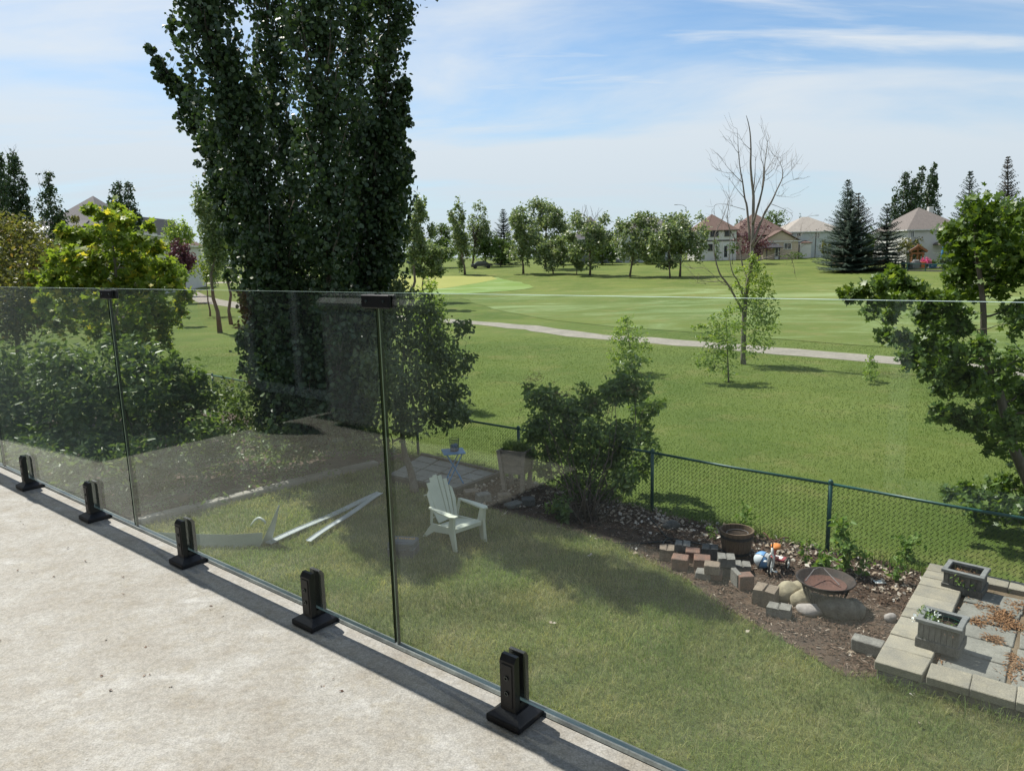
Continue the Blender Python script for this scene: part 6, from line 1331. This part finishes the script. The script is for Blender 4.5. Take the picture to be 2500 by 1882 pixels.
def house(name, label, u0, u1, y, vb, ve, depth, rh, roof, wallm, roofm, wins=(), doors=(), kind='hip', ridge='x', rz=0.0, frame='winframe', chim=None, gables=True, vb_y=None, group='houses along the far side of the golf course', band=None):
    a, b_ = P(u0, ve, y), P(u1, ve, y); gz = terr(y); h = (a.z + b_.z) / 2 - gz; w_ = (b_.x - a.x); t = thing(name, label, 'house', Vector(((a.x + b_.x) / 2, y, gz)), rz, group)
    mb = MB(); mb.box((0, depth / 2, h / 2 - .3), (w_, depth, h + .6))
    if kind == 'gable':
        if ridge == 'y': 
            for yy_ in (0, depth - .02): mb.add([(-w_ / 2, yy_, h), (w_ / 2, yy_, h), (0, yy_, h + rh * .94), (-w_ / 2, yy_ + .02, h), (w_ / 2, yy_ + .02, h), (0, yy_ + .02, h + rh * .94)], [(0, 1, 2), (3, 5, 4), (0, 2, 5, 3), (1, 4, 5, 2)])
    mb.build('wall', M[wallm], t)
    mb = MB(); roof_mesh(mb, -w_ / 2, w_ / 2, 0, depth, h + .02, rh, kind, ridge=ridge); rf = mb.build('roof', M[roofm], t)
    mb = MB(); mb.box((0, -.47, h - .08), (w_ + .9, .05, .18)); mb.box((-w_ / 2 - .47, depth / 2, h - .08), (.05, depth + .88, .18)); mb.box((w_ / 2 + .47, depth / 2, h - .08), (.05, depth + .88, .18)); mb.build('fascia', M[frame if frame == 'winframe' else 'winframed'], rf)
    if chim: mb = MB(); mb.box((chim[0], chim[1], h + rh * .75), (.8, .8, 2.0), .04); mb.build('chimney', M[wallm], rf)
    for (uu0, uu1, vv0, vv1) in wins:
        p, q = P(uu0, vv0, y), P(uu1, vv1, y); xc = (p.x + q.x) / 2 - t.location.x; zc = (p.z + q.z) / 2 - gz; ww, hh = q.x - p.x, p.z - q.z; mb = MB(); fw = .12
        for c, s in (((0, 0, hh / 2), (ww + fw, .1, fw)), ((0, 0, -hh / 2), (ww + fw * 2, .14, fw)), ((-ww / 2, 0, 0), (fw, .098, hh)), ((ww / 2, 0, 0), (fw, .098, hh)), ((0, 0, 0), (.07, .09, hh))): mb.box(c, s)
        wn = mb.build('window', M[frame], t); wn.location = (xc, -.05, zc); mb = MB(); mb.box((0, .035, 0), (ww, .03, hh)); mb.build('pane', M['pane'], wn)
    for (uu0, uu1, vv0, vv1) in doors:
        p, q = P(uu0, vv0, y), P(uu1, vv1, y); xc = (p.x + q.x) / 2 - t.location.x; ww, hh = q.x - p.x, p.z - gz; mb = MB(); mb.box((0, 0, hh / 2), (ww, .12, hh), .02); d_ = mb.build('door', M['winframe'], t); d_.location = (xc, -.05, 0); mb = MB(); mb.box((0, -.065, hh * .55), (ww * .6, .02, hh * .7)); mb.build('pane', M['pane'], d_)
    if band: mb = MB(); zb = P(u0, band, y).z - gz; mb.box((0, -.03, zb), (w_ + .1, .1, .3)); mb.build('trim_band', M['winframed'], t)
    return t
h4 = lambda x_, y_: frompx((x_, y_), *H4)
def h4r(x0, y0, x1, y1): a, b_ = h4(x0, y0), h4(x1, y1); return (a[0], b_[0], a[1], b_[1])
house('two_storey_house', 'white two storey house with brown hip roof behind the row trees', *[h4(40, 0)[0], h4(545, 0)[0]], 158, None, h4(0, 345)[1], 10, 3.6, 'hip', 'stuccow', 'rbrown', [h4r(195, 352, 295, 430), h4r(387, 352, 458, 425), h4r(160, 535, 215, 620)], [h4r(362, 535, 430, 650)], frame='winframed', band=h4(0, 492)[1])
gb_ = house('beige_house', 'beige house with gabled front and brown roof behind the purple tree', h4(900, 0)[0], h4(1380, 0)[0], 156, None, h4(0, 490)[1], 12, P(*h4(1140, 345), 156).z - P(*h4(1140, 490), 156).z, 'gable', 'stuccot', 'rbrown', [h4r(1185, 520, 1280, 600)], [h4r(1060, 530, 1110, 620)], 'gable', 'y', chim=None)
mb = MB(); roof_mesh(mb, -9, 3, 3, 14, P(*h4(1000, 400), 156).z - gb_.location.z, 4.6, 'hip', ridge='x'); mb.build('main_roof', M['rbrown'], gb_); mb = MB(); mb.box((-3, 8.5, 2.0), (11.5, 10.5, 4.0 + 1.8)); mb.build('rear_wall', M['stuccot'], gb_)
mb = MB(); roof_mesh(mb, -3.6, -.6, -1.8, 0, 2.5, .8, 'hip'); 
for x_ in (-3.4, -.8): mb.box((x_, -1.6, 1.2), (.18, .18, 2.5))
mb.build('porch', M['rdark'], gb_)
hs = house('two_storey_house', 'pale blue grey two storey house with light shingled hip roof left of the spruces', h4(1215, 0)[0], h4(1985, 0)[0], 160, None, h4(0, 360)[1], 11, 3.3, 'hip', 'stuccob', 'rpale', [h4r(1355, 385, 1410, 435), h4r(1635, 375, 1662, 455), h4r(1655, 530, 1682, 610)], frame='winframe')
mb = MB(); q0 = P(*h4(1360, 520), 160); q1 = P(*h4(1500, 680), 160); mb.box(((q0.x + q1.x) / 2 - hs.location.x, -.9, (q0.z - hs.location.z) / 2), (q1.x - q0.x, 1.8, q0.z - hs.location.z)); mb.build('bay', M['stuccow'], hs)
mb = MB(); roof_mesh(mb, (q0.x - hs.location.x) + .4, (q1.x - hs.location.x), -1.8, 0, q0.z - hs.location.z + .05, .5, 'hip', .2); mb.build('bay_roof', M['rbrown'], hs)
mb = MB(); mb.box((P(*h4(1610, 500), 160).x - hs.location.x, -.04, 3), (.12, .1, 6)); mb.build('downpipe', M['winframed'], hs)
r2 = lambda x_, y_: frompx((x_, y_), *R2)
def r2r(x0, y0, x1, y1): a, b_ = r2(x0, y0), r2(x1, y1); return (a[0], b_[0], a[1], b_[1])
hr = house('two_storey_house', 'white stucco house with grey brown roof behind the far gazebo', r2(990, 0)[0], r2(1560, 0)[0], 128, None, r2(0, 872)[1], 12, 4.0, 'hip', 'stuccow', 'rbg', [r2r(1015, 890, 1045, 955)], frame='winframe', chim=(1.5, 5))
mb = MB(); q0 = P(*r2(1255, 1025), 128); q1 = P(*r2(1420, 1025), 128); roof_mesh(mb, q0.x - hr.location.x, q1.x - hr.location.x, -2.2, 0, q0.z - hr.location.z, .9, 'hip', .3); mb.build('porch_or_shade_roof', M['rbg'], hr)
house('two_storey_house', 'white house with grey hip roof half hidden behind the wide aspen', frompx((1800, 0), (950, 450), .3165)[0], frompx((2260, 0), (950, 450), .3165)[0], 158, None, frompx((0, 368), (950, 450), .3165)[1], 10, 3.4, 'hip', 'stuccob', 'rgrey', [(*[frompx((x_, 0), (950, 450), .3165)[0] for x_ in (2055, 2085)], *[frompx((0, y_), (950, 450), .3165)[1] for y_ in (370, 405)])])
house('dark_house', 'slate sided house with steep grey roof behind the row trees', frompx((1440, 0), (950, 450), .3165)[0], frompx((1700, 0), (950, 450), .3165)[0], 160, None, frompx((0, 420), (950, 450), .3165)[1], 10, 5.0, 'hip', 'slate', 'rgrey', [], [])
l1 = lambda x_, y_: frompx((x_, y_), *L1_)
hl = house('grey_roof_house', 'house with large grey hip roof and skylight behind the left trees', l1(290, 0)[0], l1(800, 0)[0], 75, None, l1(0, 885)[1], 11, 3.9, 'hip', 'stuccow', 'rgrey', [], group='houses at the left of the golf course')
a_, b2 = P(*l1(255, 990), 70), P(*l1(470, 885), 70); gl = hl.location
mb = MB(); z0_, z1_ = a_.z - gl.z, P(*l1(300, 800), 75).z - gl.z
mb.add([(a_.x - gl.x - 2, -4.5, z0_), (b2.x - gl.x, -4.5, z0_), (b2.x - gl.x, .5, z1_), (a_.x - gl.x - 2, .5, z1_), (a_.x - gl.x - 2, -4.5, z0_ - .2), (b2.x - gl.x, -4.5, z0_ - .2), (b2.x - gl.x, .5, z1_ - .2), (a_.x - gl.x - 2, .5, z1_ - .2)], [(0, 1, 2, 3), (7, 6, 5, 4), (0, 4, 5, 1), (1, 5, 6, 2), (3, 2, 6, 7), (0, 3, 7, 4)]); lr = mb.build('lower_roof', M['rgrey'], hl)
mb = MB(); mb.box((b2.x - gl.x - (b2.x - a_.x) / 2 - 1, -1.7, (z0_ - .2) / 2 - .2), ((b2.x - a_.x) + 2, 5.0, z0_ - .4)); mb.build('wing_wall', M['stuccow'], hl)
sp_ = math.atan2(z1_ - z0_, 5.0); mb = MB(); mb.box((0, 0, .09), (2.6, 1.3, .18), .05); mb.lathe([(.9, .18), (.7, .3), (.3, .38), (0, .4)], 14, (0, 0, 0), 0, 1.3, .65); sk = mb.build('skylight', M['winframe'], lr); sk.location = (P(*l1(312, 880), 72).x - gl.x, -1.7, z0_ + (z1_ - z0_) * .56); sk.rotation_euler = (sp_, 0, 0)
house('white_gable_house', 'small white gabled house behind the maple at left', l1(1125, 0)[0], l1(1215, 0)[0], 100, None, l1(0, 915)[1], 9, 2.4, 'gable', 'stuccow', 'rgrey', [], [], 'gable', 'y', group='houses at the left of the golf course')
house('brown_roof_house', 'low white house with brown roof beside the left purple tree', l1(1230, 0)[0], l1(1440, 0)[0], 110, None, l1(0, 1000)[1], 9, 1.8, 'hip', 'stuccow', 'rbrown', [], [], group='houses at the left of the golf course')

# gazebo and garden of the far right house
GY = 121; gg = on(P(*r2(1085, 1195), GY)); M['cedar'] = mat('orange_cedar', (.34, .15, .06), (.24, .10, .04), .7, 5, (1, 1, .3))
gz_ = thing('gazebo', 'cedar gazebo with dark gabled roof in the far right garden', 'gazebo', gg)
xl, xr, ze, zp = P(*r2(995, 1100), GY).x - gg.x, P(*r2(1180, 1100), GY).x - gg.x, P(*r2(1085, 1098), GY).z - gg.z, P(*r2(1085, 1040), GY).z - gg.z
mb = MB(); ln_ = P(*r2(1325, 1090), GY).x - gg.x
V = [(xl, 0, ze), ((xl + xr) / 2, 0, zp), (xr, 0, ze)]; dx_, dy_ = ln_ - xr, 5.0
W2 = [(p[0] + dx_, p[1] + dy_, p[2]) for p in V]; mb.add(V + W2 + [(p[0], p[1], p[2] - .2) for p in V + W2], [(0, 1, 4, 3), (1, 2, 5, 4), (6, 9, 10, 7), (7, 10, 11, 8), (0, 6, 7, 1), (1, 7, 8, 2), (2, 8, 11, 5), (3, 4, 10, 9), (4, 5, 11, 10), (0, 3, 9, 6)]); mb.build('roof', M['rdark'], gz_)
mb = MB(); 
for a, b_ in ((V[0], V[1]), (V[1], V[2])): mb.bar(Vector(a) + Vector((0, -.12, -.05)), Vector(b_) + Vector((0, -.12, -.05)), .12, .34)
mb.build('barge_board', M['cedar'], gz_)
mb = MB(); mb.box(((xl + xr) / 2, .1, ze - .3), (xr - xl - .8, .2, .3)); mb.box(((xl + xr) / 2, .1, ze + .55), (.15, .15, 1.3)); mb.box(((xl + xr) / 2, .12, ze + .3), (2.2, .12, .14)); mb.build('beam', M['cedar'], gz_)
for x_, y_ in ((xl + .6, .1), (xr - .6, .1), ((xl + xr) / 2, .1), (ln_ - .8, dy_ - .2), (xl + dx_ + .6, dy_ - .2)):
    mb = MB(); mb.box((x_, y_, (ze - .2) / 2), (.22, .22, ze - .2), .02); mb.build('post', M['cedar'], gz_)
mb = MB(); mb.box((0, 0, 0), (.1, .06, .9)); pk = mb.build('picket', M['cedar'], gz_); pk.location = (xl + .8, .1, .6)
for i in range(1, 14): share(pk, gz_, (xl + .8 + i * (xr - xl - 1.6) / 13, .1, .6))
# patio with furniture
PA = on(P(*r2(1080, 1215), 117)); mb = MB(); mb.box((0, 0, .05), (17, 3.4, .1), .02); fp_ = mb.build('garden_patio', M['slab']); fp_.location = PA + Vector((0, 0, .02)); tag(fp_, kind='structure')
M['dkmetal'] = mat('dark_patio_metal', (.09, .085, .08), (.06, .055, .055), .5, 4); M['greycov'] = mat('grey_cover', (.25, .25, .25), (.19, .19, .19), .7, 3)
def patio_chair(label, x_, rz):
    t = thing('patio_chair', label, 'chair', on(P(*r2(x_, 1220), 116.5)) + Vector((0, 0, .12)), rz, 'chairs on the far garden patio')
    mb = MB(); mb.box((0, 0, .42), (.6, .55, .08), .02); mb.build('seat', M['dkmetal'], t); mb = MB(); mb.box((0, .27, .78), (.6, .07, .7), .02); mb.build('backrest', M['dkmetal'], t)
    for sx in (-1, 1):
        for sy in (-1, 1): mb = MB(); mb.tube([(sx * .27, sy * .24, 0), (sx * .27, sy * .24, .42)], .03, 5); mb.build('leg', M['dkmetal'], t)
    return t
for lb, x_, rz in (('leftmost dark chair on the far garden patio', 905, 1.2), ('dark chair left of the table on the far patio', 945, 2.0), ('dark chair right of the table on the far patio', 1030, -1.5)): patio_chair(lb, x_, rz)
tt_ = thing('patio_table', 'light topped table among the chairs on the far garden patio', 'table', on(P(*r2(990, 1215), 116.5)) + Vector((0, 0, .12))); mb = MB(); mb.box((0, 0, .74), (1.7, 1.0, .06), .02); mb.build('table_top', M['greycov'], tt_)
for sx in (-1, 1): mb = MB(); mb.box((sx * .7, 0, .36), (.08, .8, .72)); mb.build('leg', M['dkmetal'], tt_)
bq = thing('covered_barbecue', 'grey covered barbecue on the far garden patio', 'barbecue', on(P(*r2(1068, 1215), 116)) + Vector((0, 0, .12))); mb = MB(); mb.box((0, 0, .5), (1.5, .7, 1.0), .1); mb.box((0, .05, 1.1), (1.0, .6, .4), .15); mb.build('cover', M['greycov'], bq)
mb = MB(); mb.box((-.9, 0, .45), (.5, .6, .9), .05); mb.build('side_shelf', M['dkmetal'], bq)
bx_ = thing('orange_crate', 'orange wooden crate below the pink flowers on the far patio', 'crate', on(P(*r2(1130, 1205), 116)) + Vector((0, 0, .12))); mb = MB()
for i in range(4): mb.box((0, 0, .12 + i * .24), (1.1, .7, .2), .02)
mb.build('slats', M['orange'], bx_)
fl_ = thing('flower_pot', 'pot of bright pink flowers on the far garden patio', 'flowers', on(P(*r2(1165, 1205), 116)) + Vector((0, 0, .12))); mb = MB(); mb.lathe([(0, 0), (.3, 0), (.42, .6), (.38, .6), (.35, .55), (0, .55)], 14); mb.build('pot', M['dkmetal'], fl_); scatter([((0, 0, 1.0), (.75, .7, .55), 500)], .12, 'round', LM['pink'], 'blooms', fl_)
for lb, x_ in (('left one of two dark green potted shrubs on the far patio', 1225), ('right one of two dark green potted shrubs on the far patio', 1258)):
    q = thing('potted_shrub', lb, 'shrub', on(P(*r2(x_, 1208), 116)) + Vector((0, 0, .12)), 0, 'potted shrubs'); mb = MB(); mb.lathe([(0, 0), (.28, 0), (.36, .5), (0, .5)], 12); mb.build('pot', M['blue'], q); scatter([((0, 0, .85), (.45, .45, .4), 300)], .12, 'kite', LM['dkgreen'], 'foliage', q)
um = thing('closed_umbrella', 'closed blue patio umbrella beside the gazebo roof', 'umbrella', on(P(*r2(1335, 1205), 116)) + Vector((0, 0, .1))); mb = MB(); mb.tube([(0, 0, 0), (0, 0, 3.6)], .04, 6); mb.build('pole', M['dkmetal'], um); mb = MB(); mb.lathe([(.28, 1.2), (.34, 1.5), (.25, 2.6), (.05, 3.5)], 12); mb.build('canopy', M['blue'], um, True)
# far chain link fence
ff = thing('far_garden_fence', 'low green wire fence around the far right garden', 'fence')
fx = [205, 335, 465, 645, 800, 975, 1160, 1350, 1575, 1800]; fv = [GT(*r2(x_, 1283 + (x_ - 205) * .021)) for x_ in fx]
for i, p in enumerate(fv):
    mb = MB(); mb.tube([p, p + Vector((0, 0, 1.15))], .08 if i else .14, 6); mb.build('post', M['fence'], ff)
    if i:
        mb = MB(); mb.tube([fv[i - 1] + Vector((0, 0, 1.1)), p + Vector((0, 0, 1.1))], .055, 5); mb.build('top_rail', M['fence'], ff)
        mb = MB(); mb.bar(fv[i - 1] + Vector((0, 0, .12)), p + Vector((0, 0, .12)), .06, .24); mb.build('kick_board', M['greywood'], ff)
        V = []; F = []; L_ = (p - fv[i - 1]).length; m_ = int(L_ / .16); d = (p - fv[i - 1]) / m_
        mb = MB()
        for j in range(m_): a = fv[i - 1] + d * j; mb.tube([a + Vector((0, 0, .2)), a + d + Vector((0, 0, 1.08))], .005, 3); mb.tube([a + Vector((0, 0, 1.08)), a + d + Vector((0, 0, .2))], .005, 3)
        o = mb.build('wire_mesh', M['fence'], ff); o['kind'] = 'stuff'
# parked car and street lamps
cp = on(P(*frompx((712, 562), (950, 450), .3165), 150)); M['carblack'] = mat('black_car_paint', (.012, .013, .016), (.01, .011, .013), .2, 2, spec=.7)
ca = thing('parked_car', 'black car parked behind the row of aspens', 'car', cp, R(8)); mb = MB()
pr_ = [(-2.2, .45), (-2.2, .85), (-1.5, .95), (-.8, 1.45), (.7, 1.48), (1.4, 1.0), (2.15, .88), (2.2, .45)]; n_ = len(pr_)
mb.add([(x_, -.88, z_) for x_, z_ in pr_] + [(x_, .88, z_) for x_, z_ in pr_], [list(range(n_)), list(range(n_, 2 * n_))[::-1]] + [[i, n_ + i, n_ + (i + 1) % n_, (i + 1) % n_] for i in range(n_)]); mb.build('body', M['carblack'], ca)
mb = MB(); mb.add([(-1.3, -.89, .98), (-.75, -.89, 1.38), (.62, -.89, 1.40), (1.15, -.89, 1.02)], [(0, 1, 2, 3)]); mb.build('side_window', M['pane'], ca)
for x_ in (-1.35, 1.35):
    for y_ in (-.82, .82): mb = MB(); mb.tube([(x_, y_ - .1, .33), (x_, y_ + .1, .33)], .33, 14); mb.build('wheel', M['rubber'], ca)
M['lamp'] = mat('grey_lamp_steel', (.33, .34, .36), (.27, .28, .3), .5, 2, metal=.3)
def lamp(label, u, v, y, arm):
    g = on(P(u, v, y)); tp2 = P(u, v, y); t = thing('street_lamp', label, 'lamp', g, 0, 'street lamps behind the houses'); h = tp2.z - g.z
    mb = MB(); mb.tube([(0, 0, 0), (0, 0, h)], [.10, .06], 6); mb.build('pole', M['lamp'], t); mb = MB(); mb.tube(smooth([Vector((0, 0, h - .4)), Vector((arm * .3, 0, h + .3)), Vector((arm, 0, h + .55))]), .05, 5); mb.build('arm', M['lamp'], t); mb = MB(); mb.box((arm * 1.15, 0, h + .52), (abs(arm) * .35, .3, .14), .03); mb.build('lamp_head', M['lamp'], t)
lamp('slim street lamp rising over the leftmost row aspen', 1128, 500, 175, .6)
lamp('street lamp left of the brown roofed white house', 1675, 505, 185, -2.2)
lamp('street lamp behind the pale shingled house', 1968, 532, 190, 2.4)
lamp('thin lamp beside the lone left poplar', 153, 520, 80, -.8)
